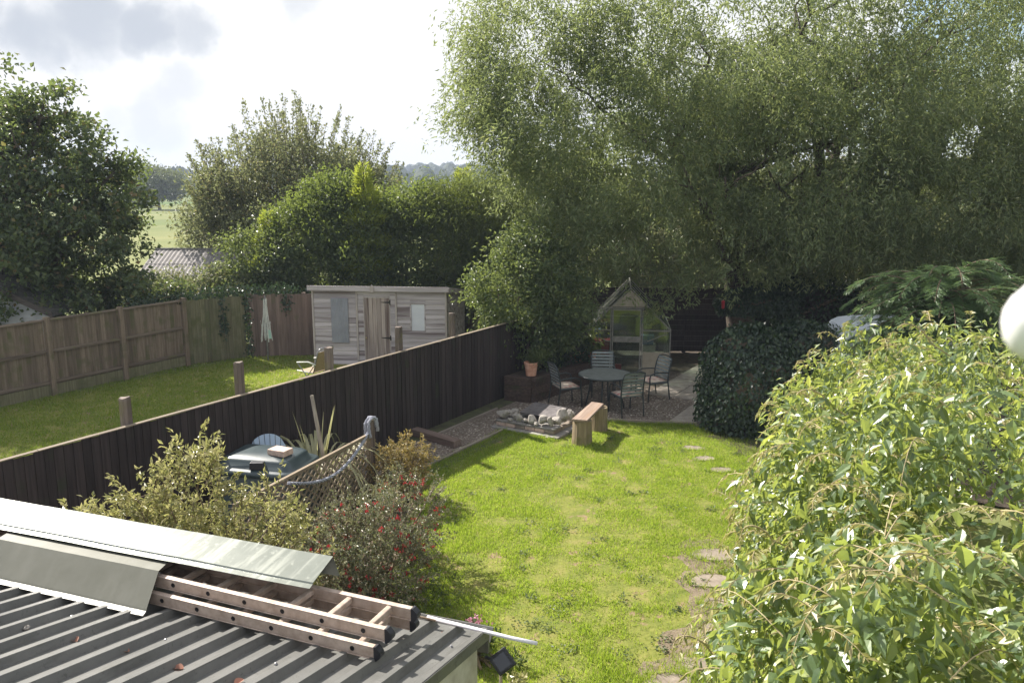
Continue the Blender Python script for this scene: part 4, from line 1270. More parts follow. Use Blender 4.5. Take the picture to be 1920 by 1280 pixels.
# local x away from the house, local y left; pit spans x 0..1.25, y -1.37..0
for (x0, x1, y0, y1) in ((-.10, .34, -.68, .06), (-.10, .34, -1.43, -.69), (.35, .80, -1.43, -.69), (.81, 1.28, -1.43, -.69), (.35, .80, -.68, .06), (.81, 1.28, -.68, .06)):
    MB().box(x0, x1, y0, y1, -.02, .05 + random.uniform(-.004, .004)).build('base_slab', M['slab'], fp, bevel=.01)
for k in range(6):
    MB().box(.03, .13, -1.28 + k * .215, -1.28 + k * .215 + .205, .056, .125).build('brick', M['brick'] if k % 3 else M['step'], fp, bevel=.006)
for k in range(5):
    MB().box(.14 + k * .215, .14 + k * .215 + .205, -1.28, -1.18, .056, .125).build('brick', M['step'], fp, bevel=.006)
    MB().box(.14 + k * .215, .14 + k * .215 + .205, -.10, .0, .056, .125).build('brick', M['step'], fp, bevel=.006)
MB().box(.02, .27, -.66, .01, .128, .172).build('top_slab', M['slab'], fp, bevel=.012)
MB().box(.025, .28, -1.30, -.665, .128, .168).build('top_slab', M['slab'], fp, bevel=.012)
MB().box(.30, 1.2, -1.14, -.12, .055, .10).build('ash_bed', M['ash'], fp)
pl = MB().hexa([(0, 0, 0), (.62, 0, .06), (.62, .75, .08), (0, .75, .02), (0, 0, .012), (.62, 0, .072), (.62, .75, .092), (0, .75, .032)]).build('steel_plate', M['steelplate'])
pl.location = UV(13.62, 2.05, .19); pl.rotation_euler = (0, 0, AROT)
tag(pl, 'dull grey metal sheet lying across the fire pit behind the rocks', 'metal sheet')
def rock(name, sx, sy, sz, seed):
    rs = np.random.default_rng(seed)
    mb = MB()
    nu, nv = 12, 9
    V, F = [], []
    pn = rs.normal(size=(9, 3)); pn /= np.linalg.norm(pn, axis=1)[:, None]
    pdx = rs.uniform(.55, .9, 9)
    for j in range(nv + 1):
        for i in range(nu):
            th, ph = math.pi * j / nv, 6.28319 * i / nu
            d = np.array([math.sin(th) * math.cos(ph), math.sin(th) * math.sin(ph), math.cos(th)])
            r = min(1.0, float(np.min(pdx / np.maximum(pn @ d, .05))))
            V.append((d[0] * r * sx, d[1] * r * sy, d[2] * r * sz))
    for j in range(nv):
        for i in range(nu):
            a, b = j * nu + i, j * nu + (i + 1) % nu
            F.append((a, a + nu, b + nu, b))
    return mb.add(V, F)
RK = [  # local fire-pit x, y, z, sizes, label
    (.14, -.10, .27, .17, .15, .10, 'largest flattish grey rock at the left front corner of the fire pit'),
    (.16, -.36, .25, .10, .09, .08, 'rounded pale rock second from the left on the fire pit front'),
    (.10, -.48, .26, .075, .08, .10, 'upright banded rock near the left of the fire pit front'),
    (.11, -.62, .215, .07, .07, .05, 'small low stone between larger rocks at the middle of the fire pit front'),
    (.12, -.76, .26, .10, .10, .10, 'pointed pale rock in the middle of the fire pit front'),
    (.15, -.98, .27, .12, .13, .10, 'smooth rounded pale rock right of the pointed one on the fire pit'),
    (.13, -1.15, .265, .075, .07, .11, 'narrow upright reddish rock near the right of the fire pit front'),
    (.30, -1.20, .25, .11, .11, .09, 'dull grey rock at the right front corner of the fire pit'),
    (.55, -1.20, .29, .15, .13, .15, 'tall rugged striped rock on the right edge of the fire pit'),
    (.80, -1.22, .25, .10, .10, .12, 'leaning pale rock on the right edge of the fire pit, nearest the back'),
    (.95, -1.18, .20, .09, .10, .08, 'low rock on the back right corner of the fire pit'),
    (.36, -.10, .21, .12, .10, .09, 'mossy grey rock on the left edge of the fire pit'),
    (.62, -.08, .19, .11, .10, .08, 'flat grey rock further back on the left edge of the fire pit'),
    (.05, -.88, .205, .055, .06, .04, 'little white stone lying in front of the rounded rocks'),
    (.055, -.30, .205, .05, .06, .04, 'little grey stone lying in front of the large left rock'),
    (.42, -1.06, .20, .09, .10, .07, 'buff rock inside the fire pit near its right side'),
]
mr4 = Matrix.Rotation(AROT, 4, 'Z')
for i, (x, y, z, sx, sy, sz, lab) in enumerate(RK):
    o = rock('rock', sx, sy, sz, 40 + i).build('rock', M['stone'])
    o.location = UV(13.06, 1.08) + (mr4 @ Vector((x, y, 0))) + Vector((0, 0, z)); o.rotation_euler = (random.uniform(-.3, .3), random.uniform(-.3, .3), random.uniform(0, 6))
    tag(o, lab, 'rock', 'rocks round the fire pit')
for i, (u, v, s, lab) in enumerate(((13.35, 2.75, .055, 'small white stone in the grass between the fire pit and the bench'), (13.95, 2.78, .06, 'small dark stone beside the far end of the fire pit'), (12.95, 2.3, .05, 'small pale stone at the right front corner of the lowest slab'))):
    o = rock('rock', s, s * .9, s * .7, 90 + i).build('rock', M['stone']); o.location = UV(u, v, s * .4)
    tag(o, lab, 'rock', 'rocks round the fire pit')

be = thing('rustic_bench', 'rustic bench of one plank on two mossy log stumps', 'bench', (1.27, 14.42, 0), math.atan2(.95, .37) - R(90))
# local y runs away along the plank
MB().hexa([(-.15, -.13, .455), (.14, -.11, .455), (.13, 1.10, .465), (-.13, 1.13, .465), (-.15, -.13, .505), (.14, -.11, .505), (.13, 1.10, .515), (-.13, 1.13, .515)]).build('seat_plank', M['bench'], be, bevel=.012)
def stump(r, h, seed):
    random.seed(seed)
    mb = MB(); V, F = [], []
    n = 14
    rr = [r * random.uniform(.92, 1.06) for _ in range(n)]
    for z, s in ((-.02, 1.06), (h * .3, 1.0), (h * .7, .97), (h, .95)):
        V += [(rr[k] * s * math.cos(6.283 * k / n), rr[k] * s * math.sin(6.283 * k / n), z) for k in range(n)]
    for j in range(3): F += [(j * n + k, j * n + (k + 1) % n, (j + 1) * n + (k + 1) % n, (j + 1) * n + k) for k in range(n)]
    F.append(tuple(3 * n + k for k in range(n)))
    return mb.add(V, F)
stump(.185, .45, 3).build('stump', M['stump'], be, (0, .05, 0))
stump(.18, .46, 4).build('stump', M['stump'], be, (.06, 1.0, 0))
random.seed(17)

def timber(name, label, cat, a, b, w, h, m, z=0.0, group=None, bevel=.012):
    a, b = Vector((*a[:2], 0)), Vector((*b[:2], 0))
    d = b - a
    o = MB().box(0, d.length, -w / 2, w / 2, 0, h).build(name, m, bevel=bevel)
    o.location = (a.x, a.y, z); o.rotation_euler = (0, 0, math.atan2(d.y, d.x))
    return tag(o, label, cat, group)
timber('railway_sleeper', 'dark reddish timber sleeper lying across the gravel strip', 'sleeper', (-2.0, 15.12), (-.98, 14.22), .20, .13, M['sleeper_l'], .012)
timber('edging_board', 'grey timber edging between the gravel strip and lawn, nearest the trellis', 'edging board', UV(9.6, 1.33), UV(11.3, 1.33), .05, .06, M['edging'], 0, 'timber edging round the gravel')
timber('edging_board', 'grey timber edging between the gravel strip and lawn, just before the fire pit', 'edging board', UV(11.32, 1.33), UV(12.93, 1.33), .05, .06, M['edging'], 0, 'timber edging round the gravel')
timber('edging_board', 'grey timber edging along the fence side of the gravel strip', 'edging board', UV(11.0, .40), UV(14.2, .40), .045, .05, M['edging'], 0, 'timber edging round the gravel')
timber('edging_board', 'low timber edging from the bench to the paving at the front of the gravel', 'edging board', UV(14.5, 2.62), UV(15.27, 4.45), .05, .07, M['edging'], 0, 'timber edging round the gravel')
o = MB().hexa([(0, 0, 0), (.25, .02, 0), (.25, .06, 0), (0, .05, 0), (0, 0, .03), (.25, .02, .025), (.25, .06, .025), (0, .05, .03)]).build('wood_scrap', M['bench'], None, (-1.62, 13.78, .02))
o.rotation_euler = (0, 0, R(-35)); tag(o, 'small orange-brown scrap of wood on the gravel strip', 'wood scrap')

# raised bed of stacked sleepers
rb = thing('raised_bed', 'dark raised bed of stacked timber sleepers beside the chairs', 'raised bed', UV(15.05, .62))
def rbp(u, v): 
    p = UV(u, v) - UV(15.05, .62); return p
for z in range(3):
    pts = [UV(15.0, .12) - UV(15.05, .62), rbp(15.02, .78), rbp(16.3, .92), rbp(17.55, 1.08)]
    for k in range(3):
        a, b = pts[k], pts[k + 1]
        MB().bar(Vector((a.x, a.y, .09 + z * .185)), Vector((b.x, b.y, .09 + z * .185)), .16, .18).build('sleeper', M['sleeper'], rb, bevel=.01)
p = [rbp(15.1, .05), rbp(15.1, .72), rbp(16.3, .85), rbp(18.4, 1.1), rbp(18.4, .05)]
MB().add([(q.x, q.y, .50) for q in p], [(4, 3, 2, 1, 0)]).build('bed_soil', M['soil'], rb)

def pot(name, r, h, m, loc, label, cat='plant pot', square=False, group=None):
    t = thing(name, label, cat, loc, 0, group)
    MB().lathe([(r * .74, 0), (r * .98, h * .86), (r * 1.06, h * .862), (r * 1.06, h), (r * .93, h), (r * .9, h * .87)], 18).build('pot_wall', M[m], t, smooth=False)
    MB().lathe([(r * .895, 0), (.001, .01)], 18).build('soil', M['soil'], t, (0, 0, h * .86))
    return t
pot('plant_pot', .15, .30, 'terracotta', UV(15.32, .52, .555) + Vector((.05, -.1, 0)), 'pale terracotta pot standing on the corner of the raised bed', group='pots on the raised bed')
pot('plant_pot', .13, .24, 'terracotta', UV(17.25, .80, .51), 'larger red-brown pot on the raised bed left of the greenhouse', group='pots on the raised bed')
pot('plant_pot', .11, .20, 'terracotta', UV(17.5, 1.02, .56), 'smaller red-brown pot on the raised bed right beside the greenhouse corner', group='pots on the raised bed')

# ---------------------------------------------------------------- greenhouse
gh = thing('greenhouse', 'small aluminium greenhouse with a sliding glass door and tan gable panel', 'greenhouse', (1.92, 20.0, 0), R(-7))
W_, D_, EV, RI = 1.98, 2.1, 1.17, 2.20
bw_ = .028
def gbar(name, a, b, parent=gh, w=bw_):
    return MB().bar(a, b, w, w).build(name, M['alu_pale'], parent)
for y, nm in ((0, 'front'), (D_, 'back')):
    gbar('post', (0, y, 0), (0, y, EV)); gbar('post', (W_, y, 0), (W_, y, EV))
    gbar('sill_bar', (0, y, .03), (W_, y, .03))
    gbar('gable_bar', (0, y, EV), (W_ / 2, y, RI)); gbar('gable_bar', (W_, y, EV), (W_ / 2, y, RI))
    gbar('cross_bar', (0, y, EV - .02), (.54, y, EV - .02)) if y == 0 else gbar('cross_bar', (0, y, EV), (W_, y, EV))
gbar('cross_bar', (1.28, 0, EV - .02), (W_, 0, EV - .02))
for x in (0, W_):
    gbar('eave_bar', (x, 0, EV), (x, D_, EV)); gbar('sill_bar', (x, 0, .03), (x, D_, .03))
    for y in (.7, 1.4): gbar('glazing_bar', (x, y, .03), (x, y, EV), w=.02)
    for y in (.7, 1.4): gbar('glazing_bar', (x, y, EV), (W_ / 2, y, RI), w=.02)
gbar('ridge_bar', (W_ / 2, -.02, RI), (W_ / 2, D_ + .02, RI))
gbar('door_post', (.525, -.005, 0), (.525, -.005, 1.70)); gbar('door_post', (1.30, -.005, 0), (1.30, -.005, 1.70))
gbar('door_rail', (.07, -.035, 1.71), (1.36, -.035, 1.71)); gbar('rail_stay', (.075, -.035, 1.71), (.055, -.02, 1.25), w=.018)
for (a, b) in (((.08, -.005, 1.0), (.50, -.005, .86)), ((1.42, -.005, .88), (1.9, -.005, 1.08))):
    gbar('brace', a, b, w=.022)
def pane(name, pts, m, t=.004, parent=gh):
    c = [Vector(p) for p in pts]
    nrm = (c[1] - c[0]).cross(c[2] - c[0]).normalized() * t
    k = len(c)
    return MB().add([tuple(p) for p in c] + [tuple(p + nrm) for p in c], [tuple(reversed(range(k))), tuple(range(k, 2 * k))] + [(i, (i + 1) % k, k + (i + 1) % k, k + i) for i in range(k)]).build(name, m, parent)
g = M['glass']
pane('glass_pane', [(.02, 0, .05), (.51, 0, .05), (.51, 0, EV - .04), (.02, 0, EV - .04)], g)
pane('glass_pane', [(1.32, 0, .62), (W_ - .02, 0, .62), (W_ - .02, 0, EV - .04), (1.32, 0, EV - .04)], g)
pane('lower_panel', [(1.32, 0, .05), (W_ - .02, 0, .05), (W_ - .02, 0, .61), (1.32, 0, .61)], M['board_tan'])
pane('glass_pane', [(.04, 0, EV + .02), (.51, 0, EV + .02), (.51, 0, EV + .50)], g)
pane('glass_pane', [(1.32, 0, EV + .02), (W_ - .04, 0, EV + .02), (1.32, 0, EV + .65)], g)
pane('gable_panel', [(.545, -.012, 1.735), (1.43, -.012, 1.735), (W_ / 2, -.012, RI - .05)], M['board_tan'])
for s in (0, 1):
    for k in range(3):
        y0, y1 = .015 + k * .7, .685 + k * .7
        x = 0 if s == 0 else W_
        pane('glass_pane', [(x, y0, .05), (x, y1, .05), (x, y1, EV - .02), (x, y0, EV - .02)], g)
        pane('roof_pane', [(x, y0, EV + .02), (x, y1, EV + .02), (W_ / 2, y1, RI - .02), (W_ / 2, y0, RI - .02)], g)
pane('glass_pane', [(.02, D_, .05), (W_ - .02, D_, .05), (W_ - .02, D_, EV), (.02, D_, EV)], g)
dr = MB().box(.555, .585, -.045, -.02, .03, 1.68).box(1.235, 1.265, -.045, -.02, .03, 1.68).box(.586, 1.234, -.045, -.02, 1.65, 1.68).box(.586, 1.234, -.045, -.02, .86, 1.0).box(.586, 1.234, -.045, -.02, .03, .08).build('door', M['alu_pale'], gh)
pane('door_pane', [(.587, -.03, 1.003), (1.233, -.03, 1.003), (1.233, -.03, 1.648), (.587, -.03, 1.648)], g, parent=dr)
pane('door_pane', [(.587, -.03, .083), (1.233, -.03, .083), (1.233, -.03, .857), (.587, -.03, .857)], g, parent=dr)
def crate(name, m, loc, sx, sy, sz, label, cat):
    t = thing(name, label, cat, loc, R(-7))
    MB().hexa([(-sx * .45, -sy * .45, 0), (sx * .45, -sy * .45, 0), (sx * .45, sy * .45, 0), (-sx * .45, sy * .45, 0), (-sx * .5, -sy * .5, sz), (sx * .5, -sy * .5, sz), (sx * .5, sy * .5, sz), (-sx * .5, sy * .5, sz)]).build('tub', M[m], t, bevel=.012)
    MB().box(-sx * .53, sx * .53, -sy * .53, sy * .53, sz + .002, sz + .03).build('lid', M[m], t, bevel=.01)
    return t
bench_ = thing('staging_bench', 'slatted wooden staging inside the greenhouse carrying boxes', 'bench', (2.05, 20.35, 0), R(-7))
for k in range(4):
    MB().box(0, 1.8, .05 + k * .15, .05 + k * .15 + .12, .42, .44).build('staging_slat', M['edging'], bench_)
for x in (.05, 1.7):
    for y in (.1, .6): MB().box(x, x + .05, y, y + .05, 0, .418).build('leg', M['edging'], bench_)
crate('storage_box', 'red_plastic', (2.28, 20.52, .442), .42, .34, .34, 'red plastic storage box behind the left greenhouse glass', 'box')
crate('storage_box', 'blue_plastic', (2.22, 20.9, .442), .16, .2, .55, 'pale blue container standing behind the red box in the greenhouse', 'box')
crate('storage_box', 'blue_plastic', (3.45, 20.45, .70), .30, .26, .20, 'small dark blue tub inside the greenhouse right of the door', 'box')
crate('compost_sack', 'cream_plastic', (3.48, 20.46, .442), .34, .3, .22, 'cream sack standing under the blue tub in the greenhouse', 'sack')
crate('storage_box', 'red_plastic', (2.66, 20.05, .03), .16, .14, .20, 'small red tub on the floor just inside the greenhouse door', 'box')

# ---------------------------------------------------------------- trellis, rope, tank and other things by the dark fence
tr_a, tr_b = Vector((-3.22, 8.95, 0)), Vector((-2.13, 11.68, 0))
tr, tl = seg_frame('trellis', 'diamond lattice trellis screen with a pale top rail', 'trellis', tr_a, tr_b)
TZ0, TZ1 = .12, 1.04
for (z) in (TZ0, TZ1):
    MB().box(0, tl, -.022, .022, z - .02, z + .02).build('frame_rail', M['trellis'], tr)
for x in (0.0, tl):
    MB().box(x - .02, x + .02, -.02, .02, TZ0 + .021, TZ1 - .021).build('frame_stile', M['trellis'], tr)
sp = .15
for sgn, y in ((1, -.008), (-1, .004)):
    x = -1.3
    while x < tl + 1.3:
        h = TZ1 - TZ0 - .042
        k = 1.25
        xa, xb = x, x + sgn * h * k
        za, zb = TZ0 + .021, TZ1 - .021
        lo, hi = .021, tl - .021
        t0, t1 = 0.0, 1.0
        dx = xb - xa
        for lim, is_lo in ((lo, True), (hi, False)):
            tt = (lim - xa) / dx
            if (dx > 0) == is_lo: t0 = max(t0, tt)
            else: t1 = min(t1, tt)
        if t1 - t0 > .05:
            a = (xa + dx * t0, y, za + (zb - za) * t0); b = (xa + dx * t1, y, za + (zb - za) * t1)
            MB().bar(a, b, .028, .011, up=(0, 1, 0)).build('lath', M['trellis'], tr)
        x += sp
tp = rough_post(.10, .10, 1.24, .01).build('trellis_post', M['post_grey'], None, (-2.11, 11.80, 0))
tag(tp, 'weathered post at the far end of the trellis with rope looped over it', 'post')
rp = [(-2.18, 11.70, .28)] + [(-2.185 + .01 * math.sin(i), 11.71, .28 + .85 * i / 8) for i in range(1, 8)] + [(-2.18, 11.72, 1.20), (-2.13, 11.76, 1.285), (-2.05, 11.80, 1.27), (-2.03, 11.82, 1.12)]
rp2 = [(-2.10, 11.66, 1.0), (-2.12, 11.66, 1.12), (-2.12, 11.68, 1.24), (-2.08, 11.74, 1.29), (-2.03, 11.82, 1.24), (-2.02, 11.85, 1.05)]
rope = thing('rope', 'thick blue-grey rope looped over the trellis post and swagged along the trellis', 'rope', (-2.11, 11.72, 0))
def twisted(pts, r, name):
    P = [Vector(p) - Vector((-2.11, 11.72, 0)) for p in pts]
    # resample
    Q = []
    for a, b in zip(P[:-1], P[1:]):
        nseg = max(2, int((b - a).length / .03))
        for i in range(nseg): Q.append(a.lerp(b, i / nseg))
    Q.append(P[-1])
    mb = MB()
    for s in range(3):
        S = []
        for i, q in enumerate(Q):
            t = (Q[min(i + 1, len(Q) - 1)] - Q[max(i - 1, 0)]).normalized()
            x = t.cross(Vector((.3, .2, 1)) if abs(t.z) < .9 else Vector((1, 0, 0))).normalized(); y = t.cross(x)
            a = i * .85 + s * 2.094
            S.append(q + (x * math.cos(a) + y * math.sin(a)) * r * .52)
        mb.tube(S, r * .56, 5)
    mb.build(name, M['rope'], rope, smooth=True)
twisted(rp, .026, 'loop'); twisted(rp2, .026, 'loop')
A, B = Vector((-2.17, 11.70, 1.10)), Vector((-2.84, 9.72, 1.03))
sw = []
for i in range(15):
    t = i / 14
    p = A.lerp(B, t); p.z -= .30 * math.sin(math.pi * t ** .9)
    p += Vector((.05, -.02, 0)); sw.append(tuple(p))
twisted(sw, .024, 'swag')

tk = thing('oil_tank', 'dark green plastic oil tank with a raised domed lid behind the trellis', 'tank', (-3.36, 10.68, 0), R(-13))
def rounded(w, d, r, n=5):
    P = []
    for cx, cy, a0 in ((w - r, d - r, 0), (-w + r, d - r, 90), (-w + r, -d + r, 180), (w - r, -d + r, 270)):
        for k in range(n + 1):
            a = R(a0 + 90 * k / n); P.append((cx + r * math.cos(a), cy + r * math.sin(a)))
    return P
def stack(levels, m, name, parent, bevel=0, smooth=True):
    mb = MB(); V, F = [], []
    k = None
    for (w, d, r, z) in levels:
        p = rounded(w, d, r); k = len(p); V += [(*q, z) for q in p]
    for j in range(len(levels) - 1):
        F += [(j * k + i, j * k + (i + 1) % k, (j + 1) * k + (i + 1) % k, (j + 1) * k + i) for i in range(k)]
    F.append(tuple((len(levels) - 1) * k + i for i in range(k))); F.append(tuple(reversed(range(k))))
    return mb.add(V, F).build(name, m, parent, smooth=smooth)
stack([(.58, .38, .12, .02), (.61, .41, .14, .10), (.58, .42, .14, .5), (.58, .42, .14, .88), (.60, .40, .12, .92)], M['tank_body'], 'tank_body', tk)
lid = stack([(.60, .45, .15, .90), (.62, .47, .16, .92), (.615, .465, .16, .965), (.59, .43, .15, .985), (.53, .36, .13, 1.0), (.49, .33, .11, 1.08), (.45, .30, .10, 1.105), (.2, .14, .08, 1.135)], M['oiltank'], 'lid', tk)
br = MB().box(-.14, .14, -.10, .10, 0, .085).build('brick', M['brick'], None, (-3.12, 10.55, 1.12), bevel=.012)
br.rotation_euler = (0, 0, R(-24)); tag(br, 'pale pinkish brick weighing down the tank lid', 'brick')
bl = MB().hexa([(-.10, -.05, 0), (.10, -.05, 0), (.10, .05, 0), (-.10, .05, 0), (-.09, -.045, .10), (.09, -.045, .10), (.09, .045, .10), (-.09, .045, .10)]).build('weight_block', M['black_plastic'], None, (-3.36, 10.31, 1.0), bevel=.01)
tag(bl, 'black block lying on the near edge of the tank lid', 'block')

# pale blue chair with a rounded slatted back, behind the tank
ad = thing('garden_chair', 'pale blue chair with a round fan of back slats behind the tank', 'chair', (-3.56, 11.46, 0), R(-70))
nsl = 7
for k in range(nsl):
    t0, t1 = k / nsl, (k + 1) / nsl
    y0, y1 = -.27 + .54 * t0 + .004, -.27 + .54 * t1 - .004
    def top(y): return .80 + math.sqrt(max(.27 ** 2 - y * y, 0.0006))
    MB().hexa([(0, y0 * .75, .35), (.015, y0 * .75, .35), (.015, y1 * .75, .35), (0, y1 * .75, .35), (-.20, y0, top(y0)), (-.185, y0, top(y0)), (-.185, y1, top(y1)), (-.20, y1, top(y1))]).build('back_slat', M['chair_blue'], ad)
MB().box(.0, .30, -.24, .24, .33, .35).build('seat', M['chair_blue'], ad)
for s in (-1, 1):
    MB().box(-.1, .32, .27 * s - .04, .27 * s + .04, .53, .55).build('arm', M['chair_blue'], ad)
    MB().box(.25, .31, .27 * s - .02, .27 * s + .02, 0, .528).build('leg', M['chair_blue'], ad)
    MB().bar((-.25, .25 * s, .02), (.25, .25 * s, .33), .03, .08).build('leg', M['chair_blue'], ad)

po = MB().tube([(-2.66, 11.45, 0), (-2.78, 11.52, .75), (-2.93, 11.62, 1.66)], [.032, .030, .026], 8).build('wooden_pole', M['pole'])
tag(po, 'slim grey wooden pole leaning among the striped grass blades', 'pole')

# white trailer body half hidden behind the conifer
wt = thing('white_trailer', 'white round-topped trailer body with a dark seam, half hidden behind the conifer', 'trailer', (6.15, 15.2, 0), R(-8))
prof = []
for k in range(15):
    a = R(188 - 12.5 * k)
    prof.append((1.25 + 1.20 * math.cos(a) * (1 if abs(math.cos(a)) < .999 else 1), 0, 1.30 + .76 * abs(math.sin(a)) ** .62 * (1 if math.sin(a) > 0 else -1)))
prof = [(.10, 0, .35), (.03, 0, .9), (.035, 0, 1.28), (.05, 0, 1.45), (.085, 0, 1.68), (.13, 0, 1.84), (.20, 0, 1.95), (.33, 0, 2.02), (.6, 0, 2.06), (1.2, 0, 2.08), (2.2, 0, 2.05), (2.45, 0, 1.9), (2.5, 0, .35)]
k = len(prof)
mb = MB().add([(p[0], 0, p[2]) for p in prof] + [(p[0], 1.5, p[2]) for p in prof], [tuple(range(k)), tuple(reversed(range(k, 2 * k)))] + [(i, k + i, k + (i + 1) % k, (i + 1) % k) for i in range(k)])
mb.build('body', M['whitegel'], wt, bevel=.03)
MB().box(.045, 2.46, -.006, -.001, 1.55, 1.57).build('seam', M['black_plastic'], wt)
MB().tube([(.02, -.05, 1.22), (-.06, -.06, 1.26), (-.16, -.06, 1.22), (-.2, -.06, 1.10), (-.18, -.06, .95)], .035, 7).build('bumper', M['chrome'], wt, smooth=True)
for x in (.6, 1.9):
    MB().lathe([(.02, -.08), (.27, -.08), (.30, -.05), (.30, .05), (.27, .08), (.02, .08)], 20).build('wheel', M['black_plastic'], wt, (x, .05, .30)).rotation_euler = (R(90), 0, 0)

# red feeder in the willow
rf = thing('bird_feeder', 'small red bird feeder hanging beside the willow trunk', 'bird feeder', (4.93, 18.95, 1.93))
MB().lathe([(.02, -.1), (.035, -.095), (.04, .06), (.05, .07), (.0, .11)], 12).build('tube', M['red_plastic'], rf, smooth=True)
MB().tube([(0, 0, .1), (0.02, .1, .75)], .004, 4).build('hanger', M['iron'], rf)

# white fitting close to the lens at the right edge
wl = thing('window_fitting', 'white rounded window fitting, blurred at the right edge close to the camera', 'window fitting', (0, 0, 0))
d1 = pix_dir(1944, 596) * .46 + Vector((0, 0, CAM_H))
wl.location = d1
wl.rotation_euler = (0, R(10), 0); wl.scale = (.92, .92, .92)
MB().lathe([(.001, -.022), (.007, -.0195), (.0125, -.013), (.0152, -.005), (.0155, .001), (.0135, .008), (.0098, .0135), (.0072, .019), (.0058, .028), (.0045, .045), (.0036, .09), (.001, .091)], 20).build('knob', M['white_soft'], wl, smooth=True)
MB().lathe([(.0026, 0), (.0022, .0006), (.0005, .001)], 12).build('screw', M['chrome'], wl, (-.004, -.0158, -.002)).rotation_euler = (R(90), 0, 0)
# ---------------------------------------------------------------- vegetation
# --- willow
wi = thing('willow_tree', 'huge weeping willow filling the upper right with drooping grey-green twigs', 'tree', (6.3, 21.8, 0))
W0 = Vector((6.3, 21.8, 0))
tm = MB()
limb(tm, (0, 0, 0), (-.35, -.1, 2.3), .42, .32, .05, sides=10)
tm.build('trunk', M['bark'], wi, smooth=True)
tm = MB()
limb(tm, (.75, .5, 0), (1.35, .4, 2.6), .30, .24, .05, sides=9)
tm.build('trunk', M['bark'], wi, smooth=True)
limbs = [((-.35, -.1, 2.2), (-2.3, -.8, 5.6), .26, .12), ((-.35, -.1, 2.2), (-.6, .6, 7.0), .26, .13), ((-.3, -.1, 1.6), (-1.4, -2.3, 3.3), .13, .06), ((1.35, .4, 2.5), (1.6, -.8, 6.4), .2, .10), ((1.35, .4, 2.5), (3.6, .2, 5.9), .2, .09), ((1.3, .4, 2.3), (2.8, 1.3, 7.2), .18, .1)]
sub = []
for a, b, r0, r1 in limbs:
    mb = MB()
    pts = limb(mb, a, b, r0, r1, .14)
    tips = [pts[-1], pts[-2], pts[-3]]
    for _ in range(7):
        t = random.choice(pts[2:])
        e = t + Vector((random.uniform(-2.6, 2.6), random.uniform(-2.2, 1.6), random.uniform(.6, 2.6)))
        q = limb(mb, t, e, r1 * .7, .025, .2, 5, 5)
        for _ in range(3):
            s = random.choice(q[2:])
            limb(mb, s, s + Vector((random.uniform(-1.3, 1.3), random.uniform(-1.2, 1.2), random.uniform(-.1, 1.2))), .03, .008, .25, 4, 4)
    mb.build('limb', M['bark'], wi, smooth=True)
